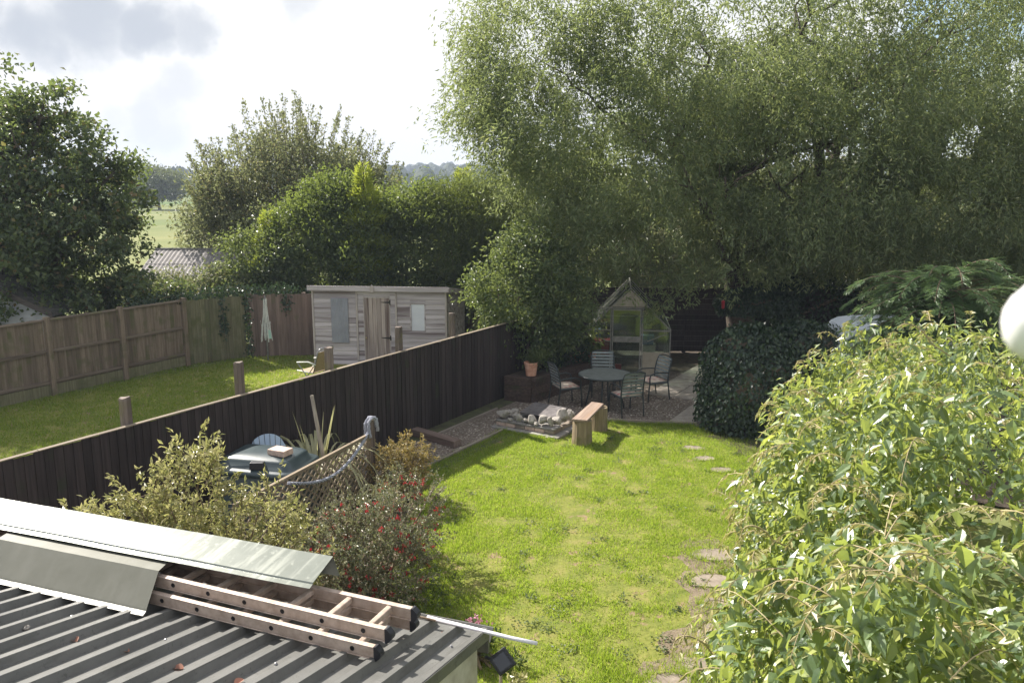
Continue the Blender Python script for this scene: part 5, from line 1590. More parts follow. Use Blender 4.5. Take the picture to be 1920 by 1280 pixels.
def willow_crown():
    blobs = [(-3.6, -.9, 5.9, 3.4, 3.2, 2.5), (-1.6, -1.6, 8.4, 4.6, 3.6, 3.0), (2.8, -1.0, 8.2, 5.0, 3.8, 3.2), (6.6, -.3, 6.6, 4.4, 3.6, 3.2), (.6, -2.0, 5.4, 3.6, 2.6, 2.5),
             (4.6, -1.6, 4.6, 3.4, 2.6, 2.3), (9.5, .2, 5.6, 3.6, 3.4, 3.6), (-4.2, -.2, 8.2, 3.3, 2.8, 2.6), (2.0, 1.5, 6.0, 6.0, 2.5, 3.5), (-3.2, -1.6, 4.6, 2.5, 2.0, 1.7), (-3.9, -1.0, 3.9, 1.6, 1.5, 1.2), (2.6, -1.5, 3.3, 2.6, 1.6, 1.6), (6.4, -.8, 3.9, 3.0, 1.8, 2.2), (9.6, -.6, 3.4, 2.8, 1.8, 2.0), (-.6, -2.6, 3.7, 1.8, 1.3, 1.3), (1.5, -2.2, 3.4, 1.6, 1.3, 1.3), (-2.75, -2.7, 2.2, .55, .4, .7), (-5.4, -.5, 6.8, 2.2, 2.0, 2.3), (-5.6, -.3, 8.6, 1.9, 1.8, 1.8), (-6.2, -.3, 7.3, 1.5, 1.5, 1.9)]
    C, O = shell(blobs, 3650, .55)
    k = C[:, 1] < 3.2
    C, O = C[k], O[k]
    # drooping strands from every clump
    ns = 11
    S = np.repeat(C, ns, 0) + RNG.normal(size=(len(C) * ns, 3)) * np.array([.38, .38, .24])
    So = np.repeat(O, ns, 0)
    n = len(S)
    Ls = RNG.uniform(.25, .85, n)
    nl = 15
    t = (np.arange(nl) + .5) / nl
    out = So * np.array([1, 1, 0]) + RNG.normal(size=(n, 3)) * np.array([.45, .45, 0])
    # strand: starts outward, curves down
    T = t[None, :, None]
    P = S[:, None, :] + out[:, None, :] * (T * .42) * Ls[:, None, None] + np.array([0, 0, -1.0]) * (T ** 1.6) * Ls[:, None, None] * .95
    P = P + RNG.normal(size=P.shape) * .06
    D = out[:, None, :] * .5 + np.array([0, 0, -1.0]) * (.25 + .7 * T) + RNG.normal(size=P.shape) * .75
    P = P.reshape(-1, 3); D = D.reshape(-1, 3)
    keep = (P[:, 2] > 1.55 + .35 * np.sin(P[:, 0] * 2.1)) & (RNG.random(len(P)) < np.where(P[:, 2] > 8.6, .55, 1.0))
    n1 = vnoise(P[:, 0] + .45 * P[:, 1] + 40, P[:, 2] + .3 * P[:, 1] + 40, 1.15, 21) * .6 + vnoise(P[:, 0] - .5 * P[:, 1] + 60, P[:, 2] * 1.1 + 50, .5, 22) * .4
    keep &= RNG.random(len(P)) < np.clip(6.0 * (n1 - .26 - .020 * np.clip(P[:, 2] - 4, 0, 5)), .04, 1)
    # keep the doorway and the yard in front of the trunk clear
    keep &= ~((P[:, 2] < 2.3) & (P[:, 0] > -1.0) & (P[:, 0] < 3.2))
    keep &= ~((P[:, 2] < 2.0) & (P[:, 0] < -3.2))
    P, D = P[keep], D[keep]
    n = len(P)
    N = rdirs(n) + np.array([0, -.3, .5])
    s = RNG.uniform(.7, 1.35, n)
    me = leaf_mesh('crown', P, D, N, .125 * s, .034 * s, M['willow'], .15)
    link('crown', me, wi)
    print('willow leaves', n)
willow_crown()

# --- helper for ordinary trees
def tree(name, label, loc, blobs, ncl, per, spread, L, W, m, trunk_h, r, group=None, cat='tree', **k):
    t = thing(name, label, cat, loc, 0, group)
    mb = MB()
    limb(mb, (0, 0, 0), (random.uniform(-.2, .2), 0, trunk_h), r, r * .6, .05, sides=8)
    for b in blobs:
        limb(mb, (0, 0, trunk_h * .7), (b[0], b[1], b[2] + b[5] * .4), r * .45, .03, .12, 6, 6)
        for _ in range(3):
            d = Vector((random.uniform(-1, 1) * b[3], random.uniform(-1, 1) * b[4], random.uniform(-.3, 1) * b[5])) * .75
            limb(mb, (b[0] * .7, b[1] * .7, b[2] - b[5] * .1), Vector(b[:3]) + d, r * .22, .012, .15, 5, 5)
    mb.build('trunk', M['bark'], t, smooth=True)
    crown('crown', blobs, ncl, per, spread, L, W, m, t, **k)
    return t
# left tree beyond the fence
tree('broadleaf_tree', 'tall dark broadleaf tree with a few russet leaves at the left edge', (-13.5, 22.0, 0),
     [(0, 0, 3.9, 3.0, 2.6, 2.8), (1.5, -.6, 4.6, 2.0, 1.9, 1.9), (-1.2, -.2, 5.7, 2.1, 2.0, 1.6), (2.15, -.8, 2.8, 1.8, 1.7, 1.8), (-2.6, -.4, 4.9, 2.4, 2.2, 2.4), (1.6, -.4, 6.35, .85, .8, .9), (3.25, -.4, 4.8, .8, .7, .5), (.4, -1.6, 2.4, 2.4, 1.4, 1.6), (.2, -.2, 6.4, .7, .7, .6), (-2.7, -1.2, 2.3, 2.2, 1.6, 1.5)],
     700, 100, .19, .13, .085, M['maple'], 3.0, .26, rmin=.55, droop=.15, group='broadleaf trees beyond the left fence')
tree('broadleaf_tree', 'second taller broadleaf tree behind and left of the dark one, mostly outside the picture', (-17.6, 23.2, 0),
     [(0, 0, 6.0, 2.9, 2.8, 3.6), (1.5, -.6, 6.6, 2.0, 2.0, 2.2), (-.3, -.2, 7.2, 2.2, 2.1, 1.5), (1.4, -1.8, 4.2, 1.9, 1.8, 2.0)],
     420, 85, .32, .15, .10, M['maple'], 3.6, .3, rmin=.55, droop=.15, group='broadleaf trees beyond the left fence')
# shrubby tall tree with upright shoots
def upright_tree():
    t = thing('upright_tree', 'round grey-green tree bristling with upright shoots behind the hedge', 'tree', (-8.1, 31.0, 0))
    mb = MB()
    limb(mb, (0, 0, 0), (0, 0, 2.6), .24, .18, .04, sides=8)
    for k in range(26):
        a = random.uniform(0, 6.28); q = random.uniform(.15, 1)
        e = Vector((math.cos(a) * 2.6 * q, math.sin(a) * 2.2 * q, 5.4 - 1.6 * q * q))
        limb(mb, (0, 0, random.uniform(1.2, 2.5)), e, .07, .02, .12, 5, 5)
    mb.build('trunk', M['bark'], t, smooth=True)
    crown('crown', [(0, 0, 4.0, 3.3, 2.7, 2.1), (-1.7, -.6, 3.0, 2.0, 1.8, 2.0), (1.7, -.5, 3.4, 2.3, 1.9, 1.9)], 560, 90, .28, .125, .08, M['sallow'], t, rmin=.55, droop=-.25)
    n = 200
    a = RNG.uniform(0, 6.28, n); q = np.sqrt(RNG.random(n))
    B = np.c_[np.cos(a) * 3.5 * q, np.sin(a) * 2.7 * q, 5.4 - 1.7 * q ** 2.2]
    Dv = unit(np.c_[np.cos(a) * .55 * q, np.sin(a) * .4 * q, np.ones(n)] + RNG.normal(size=(n, 3)) * .10)
    Ls = RNG.uniform(1.1, 2.7, n) * (1.12 - .45 * q)
    sm = MB()
    for i in range(n): sm.tube([B[i], B[i] + Dv[i] * Ls[i]], [.014, .005], 4)
    tag(sm.build('shoots', M['twig'], t), kind='stuff')
    nl = 95
    T = RNG.random((n, nl)) ** .8
    P = B[:, None] + Dv[:, None] * (T * Ls[:, None])[..., None] + RNG.normal(size=(n, nl, 3)) * (.10 * (1.1 - .75 * T))[..., None]
    D = Dv[:, None] * .8 + RNG.normal(size=(n, nl, 3)) * .7
    P, D = P.reshape(-1, 3), D.reshape(-1, 3)
    s = RNG.uniform(.6, 1.3, len(P))
    link('shoot_leaves', leaf_mesh('shoot_leaves', P, D, rdirs(len(P)), .10 * s, .06 * s, M['sallow'], .25), t)
upright_tree()
# hedge behind the grey shed: several shrubs, each its own
def bush(name, label, cat, loc, blobs, ncl, per, spread, L, W, m, group=None, stems=6, **k):
    t = thing(name, label, cat, loc, 0, group)
    mb = MB()
    for i in range(stems):
        b = random.choice(blobs)
        limb(mb, (random.uniform(-.15, .15), random.uniform(-.15, .15), 0), (b[0] + random.uniform(-.5, .5) * b[3], b[1] + random.uniform(-.5, .5) * b[4], b[2] + random.uniform(-.2, .4) * b[5]), .028 + .01 * b[5], .008, .15, 5, 5)
    mb.build('stems', M['twig'], t)
    crown('foliage', blobs, ncl, per, spread, L, W, m, t, **k)
    return t
bush('laurel_hedge', 'tall dark green laurel hedge mass behind the left end of the grey shed', 'hedge', (-5.9, 25.6, 0), [(0, 0, 2.1, 1.9, 1.3, 2.3), (.5, 0, 3.5, 1.3, 1.0, 1.3), (-.2, .1, 4.2, .55, .5, .7), (1.3, -.2, 2.2, 1.3, 1.1, 2.2), (.75, 0, 4.3, .5, .5, .55)], 430, 80, .24, .125, .06, M['laurel'], 'shrubs of the tall hedge behind the shed', droop=.1)
bush('laurel_hedge', 'tall dark green hedge mass behind the middle of the grey shed', 'hedge', (-3.2, 25.8, 0), [(0, 0, 2.2, 1.7, 1.2, 2.3), (.3, 0, 3.8, 1.1, .9, .9), (1.2, -.1, 2.6, 1.2, 1.0, 2.1)], 330, 80, .24, .12, .06, M['laurel'], 'shrubs of the tall hedge behind the shed', droop=.1)
bush('bamboo', 'arching bamboo-like plant at the right end of the hedge beside the willow', 'bamboo', (-1.4, 25.2, 0), [(0, 0, 2.6, 1.3, 1.0, 2.2), (.2, -.2, 3.9, 1.5, .9, .85), (1.5, 0, 2.5, 1.2, 1.0, 2.5), (1.0, .2, 4.0, .9, .8, .8)], 330, 75, .24, .16, .026, M['bamboo'], 'shrubs of the tall hedge behind the shed', droop=.7)
bush('ivy_mass', 'rounded ivy-like bush with pale leaf edges left of the hedge by the far shed', 'ivy', (-7.9, 24.6, 0), [(0, 0, 1.6, 1.0, .8, 1.5), (.2, .2, 2.5, .9, .8, .9), (.9, .1, 1.7, 1.0, .8, 1.7)], 210, 75, .2, .095, .07, M['shrub'], 'shrubs of the tall hedge behind the shed', droop=.2)
def lime_conifer(label, x, y, h, r):
    t = thing('lime_conifer', label, 'conifer', (x, y, 0), 0, 'lime conifers in the hedge')
    mb = MB(); limb(mb, (0, 0, 0), (0, 0, h), .10, .012, .01, sides=6); mb.build('trunk', M['bark'], t)
    n = int(9000 * r * h / 5)
    z = h * (1 - RNG.random(n) ** .6 * .75)
    rr = r * (1.02 - z / h) ** .75 * np.sqrt(RNG.uniform(.2, 1.05, n)) * (1 + .35 * np.sin(z * 9))
    a = RNG.uniform(0, 6.28, n)
    P = np.c_[np.cos(a) * rr, np.sin(a) * rr, z]
    D = np.c_[np.cos(a), np.sin(a), np.full(n, .75)] + RNG.normal(size=(n, 3)) * .35
    s = RNG.uniform(.6, 1.3, n)
    link('foliage', leaf_mesh('foliage', P, D, rdirs(n), .15 * s, .04 * s, M['lime'], .1), t)
lime_conifer('bright lime-yellow conifer sticking up in the middle of the hedge', -4.45, 25.0, 5.3, 1.15)
lime_conifer('small bright lime conifer tip at the left side of the hedge', -7.35, 24.9, 3.9, .95)
lime_conifer('blurred lime-yellow conifer beside the willow at the right end of the hedge', -1.6, 27.5, 5.2, 1.5)
bush('meadow_shrub', 'low greyish shrub behind the far shed at the edge of the field', 'shrub', (-12.4, 33.5, 0), [(0, 0, .4, 1.6, 1.2, .7), (1.7, .4, .5, 1.4, 1.0, .8)], 160, 60, .25, .09, .05, M['meadow'])
bush('shrub', 'pale leafed shrub growing over the left fence in front of the far shed', 'shrub', (-9.6, 24.2, 0), [(0, 0, 1.3, 1.3, .7, .75), (1.1, .0, 1.5, .8, .6, .8), (-1.0, .2, 1.2, .9, .6, .7)], 170, 60, .18, .09, .06, M['sallow'])
bush('shrub', 'dark low shrub leaning over the left fence under the broadleaf tree', 'shrub', (-11.0, 22.6, 0), [(0, 0, 1.2, 1.2, .8, .9), (1.2, .5, 1.1, .9, .7, .8)], 150, 60, .18, .10, .07, M['maple'])
# field tree
tree('field_tree', 'lone pale green tree at the far edge of the field', (-65, 153, 0), [(0, 0, 5.2, 3.8, 3.4, 2.8), (2.4, 0, 4.4, 2.6, 2.4, 2.2), (-2.2, 0, 4.2, 2.4, 2.2, 2.2)], 260, 26, .6, .42, .30, M['meadow'], 3.0, .3)
for i, (x, y, s, lab) in enumerate(((-75, 165, 1, 'dark distant bush left of the lone field tree'), (-57, 168, .8, 'dark distant bush just right of the lone field tree'), (-46, 172, .9, 'distant bush behind the upright tree at the field edge'))):
    bush('field_bush', lab, 'bush', (x, y, 0), [(0, 0, 1.6 * s, 3.4 * s, 2 * s, 1.9 * s)], 60, 40, .5, .4, .3, M['meadow'], 'bushes along the far field edge', stems=2)
# trees and hedges behind the willow on the right
bush('tall_shrub', 'shaded tall shrub behind the willow trunk', 'shrub', (6.5, 27.5, 0), [(0, 0, 1.9, 2.6, 1.2, 2.0), (-3.0, .2, 1.7, 2.2, 1.2, 1.9), (2.6, 0, 2.0, 2.2, 1.2, 2.1)], 430, 60, .28, .11, .06, M['sallow'], 'tall shrubs behind the willow')
bush('tall_shrub', 'shaded olive hedge behind the conifer at the right edge', 'shrub', (12.6, 25.0, 0), [(0, 0, 1.8, 2.8, 1.3, 2.3), (-2.8, .3, 1.9, 2.2, 1.2, 2.1), (3.2, 0, 2.1, 2.6, 1.3, 2.4)], 480, 60, .28, .11, .06, M['sallow'], 'tall shrubs behind the willow')

tree('background_tree', 'dense tree behind the left half of the willow, seen through its twigs', (2.4, 30.5, 0), [(0, 0, 3.4, 3.2, 1.8, 2.8), (-2.4, 0, 2.6, 2.0, 1.5, 2.2), (2.6, 0, 2.6, 2.2, 1.5, 2.2)], 430, 70, .34, .15, .09, M['bamboo'], 2.0, .2, group='trees behind the willow')
tree('background_tree', 'dense tree behind the right half of the willow, seen through its twigs', (10.2, 31.0, 0), [(0, 0, 3.2, 3.6, 1.8, 2.9), (3.2, 0, 2.8, 2.6, 1.6, 2.4), (-2.8, 0, 2.8, 2.4, 1.6, 2.4), (6.5, 0, 3.0, 2.6, 1.6, 2.6)], 560, 70, .34, .15, .09, M['sallow'], 2.0, .2, group='trees behind the willow')
# ivy on fence tops
def ivy_strand(label, pts, n, spread, L=.07):
    P = []
    pts = [Vector(p) for p in pts]
    t = thing('ivy', label, 'ivy', pts[0], 0, 'ivy strands on the fences')
    mb = MB().tube([p - pts[0] for p in pts], .008, 4); mb.build('stem', M['twig'], t)
    A = np.array([tuple(p - pts[0]) for p in pts])
    k = RNG.integers(0, len(A) - 1, n); f = RNG.random(n)[:, None]
    Q = A[k] * (1 - f) + A[k + 1] * f + RNG.normal(size=(n, 3)) * np.array(spread)
    D = RNG.normal(size=(n, 3)) * .6 + np.array([.2, -.2, -.6])
    N = np.array([.4, -1, .3]) + RNG.normal(size=(n, 3)) * .4
    s = RNG.uniform(.6, 1.3, n)
    link('leaves', leaf_mesh('leaves', Q, D, N, L * s, L * .85 * s, M['ivy'], .15), t)
ivy_strand('ivy hanging down the greenish back fence in a narrow streak', [(-7.75, 21.65, 1.75), (-7.72, 21.62, 1.1), (-7.7, 21.6, .7)], 190, (.06, .04, .08))
ivy_strand('ivy at the corner where the greenish fence meets the reddish one', [(-7.25, 22.1, 1.75), (-7.22, 22.08, .9), (-7.2, 22.05, .1)], 210, (.06, .04, .1))
ivy_strand('ivy creeping along the top of the left fence below the far shed', [(-9.6, 20.0, 1.78), (-8.6, 21.3, 1.85), (-7.3, 22.3, 1.82), (-6.0, 22.6, 1.8)], 1300, (.12, .12, .10))
ivy_strand('small ivy tuft on top of the reddish fence beside the washing line', [(-6.3, 22.35, 1.72), (-6.2, 22.3, 1.5), (-6.18, 22.3, 1.3)], 90, (.08, .03, .08))

# shrub under the willow over the fence end
t = bush('glossy_shrub', 'sunlit glossy rounded shrub overhanging the far end of the dark fence', 'shrub', (.35, 18.75, .5), [(-.35, -.2, 1.75, .95, .8, .9), (.25, .1, 2.35, .9, .8, .75), (.75, .1, 1.5, .75, .7, .9), (.2, -.1, .95, .9, .65, .75), (.0, .2, 2.9, .5, .5, .35)], 330, 80, .17, .09, .045, M['shrub'], stems=12, droop=.15)
bush('bed_plant', 'dark leafy plants in the raised bed behind the pale pot', 'plant', (.75, 18.85, .5), [(0, 0, .3, .45, .35, .42), (.7, .35, .25, .4, .3, .35)], 70, 50, .1, .08, .04, M['ivy'])
bush('pot_plant', 'small plant spilling from the pale terracotta pot', 'plant', tuple(UV(15.42, .62, .8)), [(.08, -.02, .10, .16, .14, .18)], 30, 30, .05, .06, .03, M['laurel'], stems=3)
bush('pot_plant', 'plant with yellowish leaves in the pot beside the greenhouse corner', 'plant', tuple(UV(17.5, 1.02, .74)), [(0, 0, .16, .15, .15, .18)], 30, 30, .05, .07, .03, M['bamboo'], stems=3)

# ivy-covered mound and ivy column on the willow's second trunk
def ivy_mound():
    t = thing('ivy_mound', 'rounded mound of dark ivy in front of the willow trunks', 'ivy', (4.8, 15.5, 0))
    t.scale = (1.0, 1.0, 1.1)
    blobs = [(0, 0, .55, 1.05, .95, 1.05), (-.05, .3, 1.0, .75, .7, .72), (.8, .4, .75, .95, .8, .95), (.45, -.25, .35, .95, .85, .7), (1.0, .7, 1.1, .8, .7, .6), (-.45, .0, .25, .7, .75, .6), (-.30, .25, 1.25, .65, .65, .50), (1.1, .5, 1.3, .8, .7, .45)]
    core = MB()
    for b in blobs:
        core.lathe([(.01, -b[5] * .9), (b[3] * .6, -b[5] * .5), (b[3] * .74, 0), (b[3] * .52, b[5] * .55), (.01, b[5] * .74)], 10, b[:3])
    core.build('stems', M['twig'], t)
    C, O = shell(blobs, 20000, .9)
    n = len(C)
    C += RNG.normal(size=(n, 3)) * .035 + O * (.26 * np.maximum(vnoise(C[:, 0] * 1.0 + C[:, 1] * .6 + 20, C[:, 2] + 20, .3, 61) - .45, -.25) + RNG.exponential(.02, n))[:, None]
    D = np.array([0, 0, -1.0]) + O * .5 + RNG.normal(size=(n, 3)) * .45
    s = RNG.uniform(.6, 1.35, n)
    link('leaves', leaf_mesh('leaves', C, D, O + RNG.normal(size=(n, 3)) * .35, .075 * s, .062 * s, M['ivy'], .12), t)
ivy_mound()
def ivy_column():
    t = thing('ivy_column', 'ivy climbing the right-hand willow trunk in a thick column', 'ivy', (7.55, 21.9, 0))
    n = 9000
    z = RNG.uniform(.2, 3.4, n); a = RNG.uniform(0, 6.28, n)
    r = .42 + .12 * np.sin(z * 4 + a * 2) + RNG.normal(size=n) * .05
    P = np.c_[np.cos(a) * r - .3 + z * .05, np.sin(a) * r, z]
    O = np.c_[np.cos(a), np.sin(a), np.zeros(n)]
    s = RNG.uniform(.6, 1.3, n)
    MB().tube([(-.3, 0, 0), (-.2, 0, 1.8), (-.12, 0, 3.4)], .04, 5).build('stem', M['twig'], t)
    link('leaves', leaf_mesh('leaves', P, np.array([0, 0, -1.]) + O * .5 + RNG.normal(size=(n, 3)) * .4, O + RNG.normal(size=(n, 3)) * .4, .085 * s, .07 * s, M['ivy'], .12), t)
    # horizontal ivy mass spanning between trunks, over a dark shelter
    t = thing('ivy_mass', 'ivy hanging across between the two willow trunks', 'ivy', (6.2, 20.6, 1.4))
    C, O = shell([(0, 0, .35, 1.1, .5, .42), (.7, .2, .75, .9, .5, .3), (-.3, .1, .0, .7, .4, .5)], 7000, .85)
    s = RNG.uniform(.6, 1.3, len(C))
    MB().tube([(-.9, .1, .2), (0, .1, .3), (1.2, .2, .6)], .05, 5).build('stem', M['twig'], t)
    link('leaves', leaf_mesh('leaves', C, np.array([0, 0, -1.]) + O * .5 + RNG.normal(size=C.shape) * .4, O + RNG.normal(size=C.shape) * .4, .08 * s, .065 * s, M['ivy'], .12), t)
ivy_column()
def ivy_curtain():
    t = thing('ivy_mass', 'dark ivy draping over the rear fence right of the willow trunks', 'ivy', (8.4, 22.2, .2))
    C, O = shell([(0, 0, 1.0, 1.7, .5, 1.2), (-1.3, .1, .7, 1.0, .45, 1.0), (1.5, 0, 1.2, 1.2, .5, 1.1)], 8000, .8)
    C += O * (.35 * (vnoise(C[:, 0] + 20, C[:, 2] + 20, .35, 62) - .45))[:, None]
    s = RNG.uniform(.6, 1.3, len(C))
    MB().tube([(-1.2, .1, 0), (-.4, .1, 1.0), (1.0, .2, 1.6)], .05, 5).build('stem', M['twig'], t)
    link('leaves', leaf_mesh('leaves', C, np.array([0, 0, -1.]) + O * .5 + RNG.normal(size=C.shape) * .4, O + RNG.normal(size=C.shape) * .4, .09 * s, .075 * s, M['ivy'], .12), t)
ivy_curtain()

# --- conifer on the right: feathery sprays
def cypress():
    t = thing('cypress', 'feathery green conifer with drooping sprays right of the white trailer', 'conifer', (7.35, 13.9, 0))
    mb = MB(); limb(mb, (0, 0, 0), (.1, 0, 3.3), .14, .03, .03, sides=7); mb.build('trunk', M['bark'], t)
    br = MB()
    P, D, N, LL = [], [], [], []
    rs = random.Random(5)
    for k in range(125):
        z = rs.uniform(1.5, 3.1)
        a = rs.uniform(2.2, 5.6) if k % 6 else rs.uniform(0, 6.28)
        ln = rs.uniform(.8, 1.9) * (1.15 - .28 * (z - .9) / 2.1)
        up = rs.uniform(.12, .75)
        d0 = Vector((math.cos(a), math.sin(a), 0))
        pts = []
        for i in range(9):
            s = i / 8
            pts.append(Vector((.05, 0, z)) + d0 * ln * s + Vector((0, 0, ln * (up * s - (.38 + .2 * up) * s ** 3))))
        br.tube(pts, [.022 - .019 * i / 8 for i in range(9)], 4, cap=False)
        side = d0.cross(Vector((0, 0, 1)))
        for i in range(46):
            s = rs.uniform(.22, 1.0)
            j = min(7, int(s * 8)); f = s * 8 - j
            p = pts[j].lerp(pts[j + 1], f)
            tan = (pts[j + 1] - pts[j]).normalized()
            sg = rs.choice((-1, 1))
            sl = (.42 * (1.05 - s) + .10) * rs.uniform(.6, 1.1)
            sd_ = (tan * .8 + side * sg * .75 + Vector((0, 0, rs.uniform(-.25, .2)))).normalized()
            m_ = int(4 + sl * 20)
            for q in range(m_):
                r = (q + .6) / m_
                pp_ = p + sd_ * sl * r + Vector((0, 0, -.10 * sl * r * r))
                for sg2 in (-1, 1):
                    dd = (sd_ * .9 + sd_.cross(Vector((0, 0, 1))) * sg2 * .55 + Vector((0, 0, rs.uniform(-.15, .15)))).normalized()
                    P.append(pp_); D.append(dd); N.append((rs.uniform(-.3, .3), rs.uniform(-.3, .3), 1)); LL.append((.085 * (1.1 - .55 * r)) * rs.uniform(.7, 1.2))
    br.build('branches', M['twig'], t)
    L = np.array(LL)
    print('cypress', len(L))
    link('sprays', leaf_mesh('sprays', np.array(P), np.array(D), np.array(N), L, L * .16, M['cypress'], .1), t)
cypress()

# --- big climber on the right boundary
def climber_surface(n, lay):
    """points and normals on a long lumpy mound along the right boundary"""
    u = RNG.uniform(1.6, 13.0, n)
    th = RNG.uniform(.02, math.pi * .97, n)
    e = np.clip(1 - np.abs((u - 6.8) / 6.4) ** 6, .02, 1) ** .5
    c, s = np.cos(th), np.sin(th)
    k = .72
    hw = (.50 + .190 * u) * e
    hz = (2.95 + .12 * np.sin(u * 1.3) + .05 - .13 * np.maximum(u - 9.5, 0)) * e
    lump = 1 + .07 * np.sin(u * 3.1 + th * 2.2) + .06 * np.sin(u * 6.3 - th * 5.0) + .04 * np.sin(u * 11 + th * 9)
    v = 9.45 - np.sign(c) * np.abs(c) ** k * hw * lump
    z = np.abs(s) ** k * hz * lump
    nv, nz = -c, s
    X = AX.x * u + BX.x * (v - 9.37); Y = AX.y * u + BX.y * (v - 9.37)
    O = unit(np.c_[BX.x * nv, BX.y * nv, nz + .0])
    tuft = vnoise(u + 10, th * 2.6 + 10, .34, 51) * .6 + vnoise(u + 30, th * 2.6 + 3, .17, 52) * .4
    P = np.c_[X, Y, z] + O * (.46 * (tuft - .52) - lay)[:, None]
    return P, O
def climber():
    C0 = UV(6.6, 9.25)
    t = thing('climbing_plant', 'huge sunlit climbing plant with pointed leaves and curling stems filling the lower right', 'climbing plant', C0)
    c0 = np.array(C0)
    n = 70000
    lay = RNG.uniform(0, 1, n) ** 1.7 * .5
    P, O = climber_surface(n, lay)
    h = P[:, 2] > .05
    P, O, lay = P[h], O[h], lay[h]
    n = len(P)
    # most leaves hang from the shoots: down and outwards
    D = O * .45 + np.array([.05, -.1, -.75]) + RNG.normal(size=(n, 3)) * .55
    N = O * .8 + np.array([0, 0, .5]) + RNG.normal(size=(n, 3)) * .45
    s = RNG.uniform(.4, 1.3, n)
    L, W = .112 * s, .047 * s
    dist = np.linalg.norm(P - np.array([0, 0, CAM_H]), axis=1)
    size = L / dist
    fwd = P[:, 1] * math.cos(PITCH) - (P[:, 2] - CAM_H) * math.sin(PITCH)
    px = P[:, 0] / np.maximum(fwd, .1) * 1536 + 960
    py = 640 - 1536 * (P[:, 1] * math.sin(PITCH) + (P[:, 2] - CAM_H) * math.cos(PITCH)) / np.maximum(fwd, .1)
    score = np.where((lay < .06) & (px < 1900) & (px > 0) & (py < 1270) & (fwd > .5), size, 0)
    big = np.argsort(-score)[:300]
    rest = np.ones(n, bool); rest[big] = False
    r = rest
    near = rest & (lay < .22) & (dist < 8.2)
    for nm, q, bg in (('foliage', near, True), ('inner_foliage', rest & ~near, False)):
        tag(link(nm, leaf_mesh(nm, P[q] - c0, D[q], N[q], L[q], W[q], M['honeysuckle'], .16, big=bg), t), kind='stuff')
    # the nearest leaves one by one
    protos = []
    for k in range(6):
        z = np.zeros((1, 3))
        protos.append(leaf_mesh('leaf', z, np.array([[1., 0, 0]]), np.array([[0, 0, 1.]]), np.array([1.0]), np.array([.50]), M['honeysuckle'], .12 + .03 * k, big=True, curl=.1 + .06 * k))
    for i in big:
        d = Vector(D[i]).normalized(); nn = Vector(N[i])
        y = nn.cross(d).normalized(); zz = d.cross(y)
        mt = Matrix((d, y, zz)).transposed()
        link('leaf', protos[i % 6], t, Vector(P[i] - c0), mt.to_euler(), (L[i],) * 3)
    # young shoots: long stems with small pale paired leaves
    sm = MB()
    tp, td = [], []
    m = 900
    B, Ob = climber_surface(m, RNG.uniform(-.02, .12, m))
    for i in range(m):
        o_ = Vector(Ob[i]); b = Vector(B[i] - c0)
        if B[i][2] < .3: continue
        tng = Vector((random.uniform(-1, 1), random.uniform(-1, 1), random.uniform(-.6, .5)))
        tng = (tng - o_ * tng.dot(o_) * .75 + o_ * random.uniform(.0, .25)).normalized()
        ln = random.uniform(.15, .55)
        pts = []
        for k in range(7):
            f = k / 6
            pts.append(b + tng * ln * f + o_ * ln * .22 * math.sin(f * 2.6) + Vector((0, 0, -.32 * ln * f * f)))
        sm.tube(pts, [.0038 - .0025 * k / 6 for k in range(7)], 4, cap=False)
        for k in range(1, 7):
            ax = (pts[k] - pts[k - 1]).normalized()
            sd_ = ax.cross(o_)
            if sd_.length < .01: continue
            sd_.normalize()
            for s_ in (-1, 1):
                for q in range(2):
                    p_ = pts[k - 1].lerp(pts[k], random.random())
                    tp.append(p_); td.append(ax * .55 + sd_ * s_ * .8 + Vector((0, 0, random.uniform(-.8, .15))))
    tag(sm.build('shoots', M['stem_pale'], t), kind='stuff')
    # curling tips standing proud of the outline
    cm = MB()
    Bc, Oc = climber_surface(2600, np.full(2600, .05))
    pick = []
    for j in range(2600):
        q = Bc[j]
        uu = q[0] * .518 + q[1] * .855
        if uu < 4.5: continue
        f_ = q[1] * math.cos(PITCH) - (q[2] - CAM_H) * math.sin(PITCH)
        facing = Vector(Oc[j]).dot((Vector((0, 0, CAM_H)) - Vector(q)).normalized())
        if abs(facing) < .28 and q[2] > .9: pick.append(j)
    for j in pick[:26]:
        p0 = Vector(Bc[j]) + Vector(Oc[j]) * .12 + Vector((-.08, -.03, .06)) - C0
        pts = []
        h_ = random.uniform(.06, .14)
        a0 = random.uniform(2.4, 3.8)
        for k in range(14):
            f = k / 13
            ang = a0 * f
            pts.append(p0 + Vector((-.20 * f - h_ * .5 * (1 - math.cos(ang * 1.4)), -.05 * f, h_ * math.sin(ang) * 1.2 - .05 + .05 * f)))
        pts.insert(0, p0 + Vector((.26, .10, -.2)))
        cm.tube(pts, [.006] * 8 + [.004] * 7, 5, cap=False)
        for k in range(2, 14):
            for _ in range(2):
                tp.append(pts[k]); td.append(Vector((random.uniform(-1, 1), random.uniform(-1, 1), random.uniform(-1, .4))))
    tag(cm.build('curling_tips', M['stem_pale'], t, smooth=True), kind='stuff')
    tp, td = np.array(tp), np.array(td)
    s = RNG.uniform(.5, 1.25, len(tp))
    o = link('young_leaves', leaf_mesh('young_leaves', tp, td, rdirs(len(tp)) + np.array([0, 0, .8]), .060 * s, .019 * s, M['climber_tip'], .2), t)
    tag(o, kind='stuff')
climber()

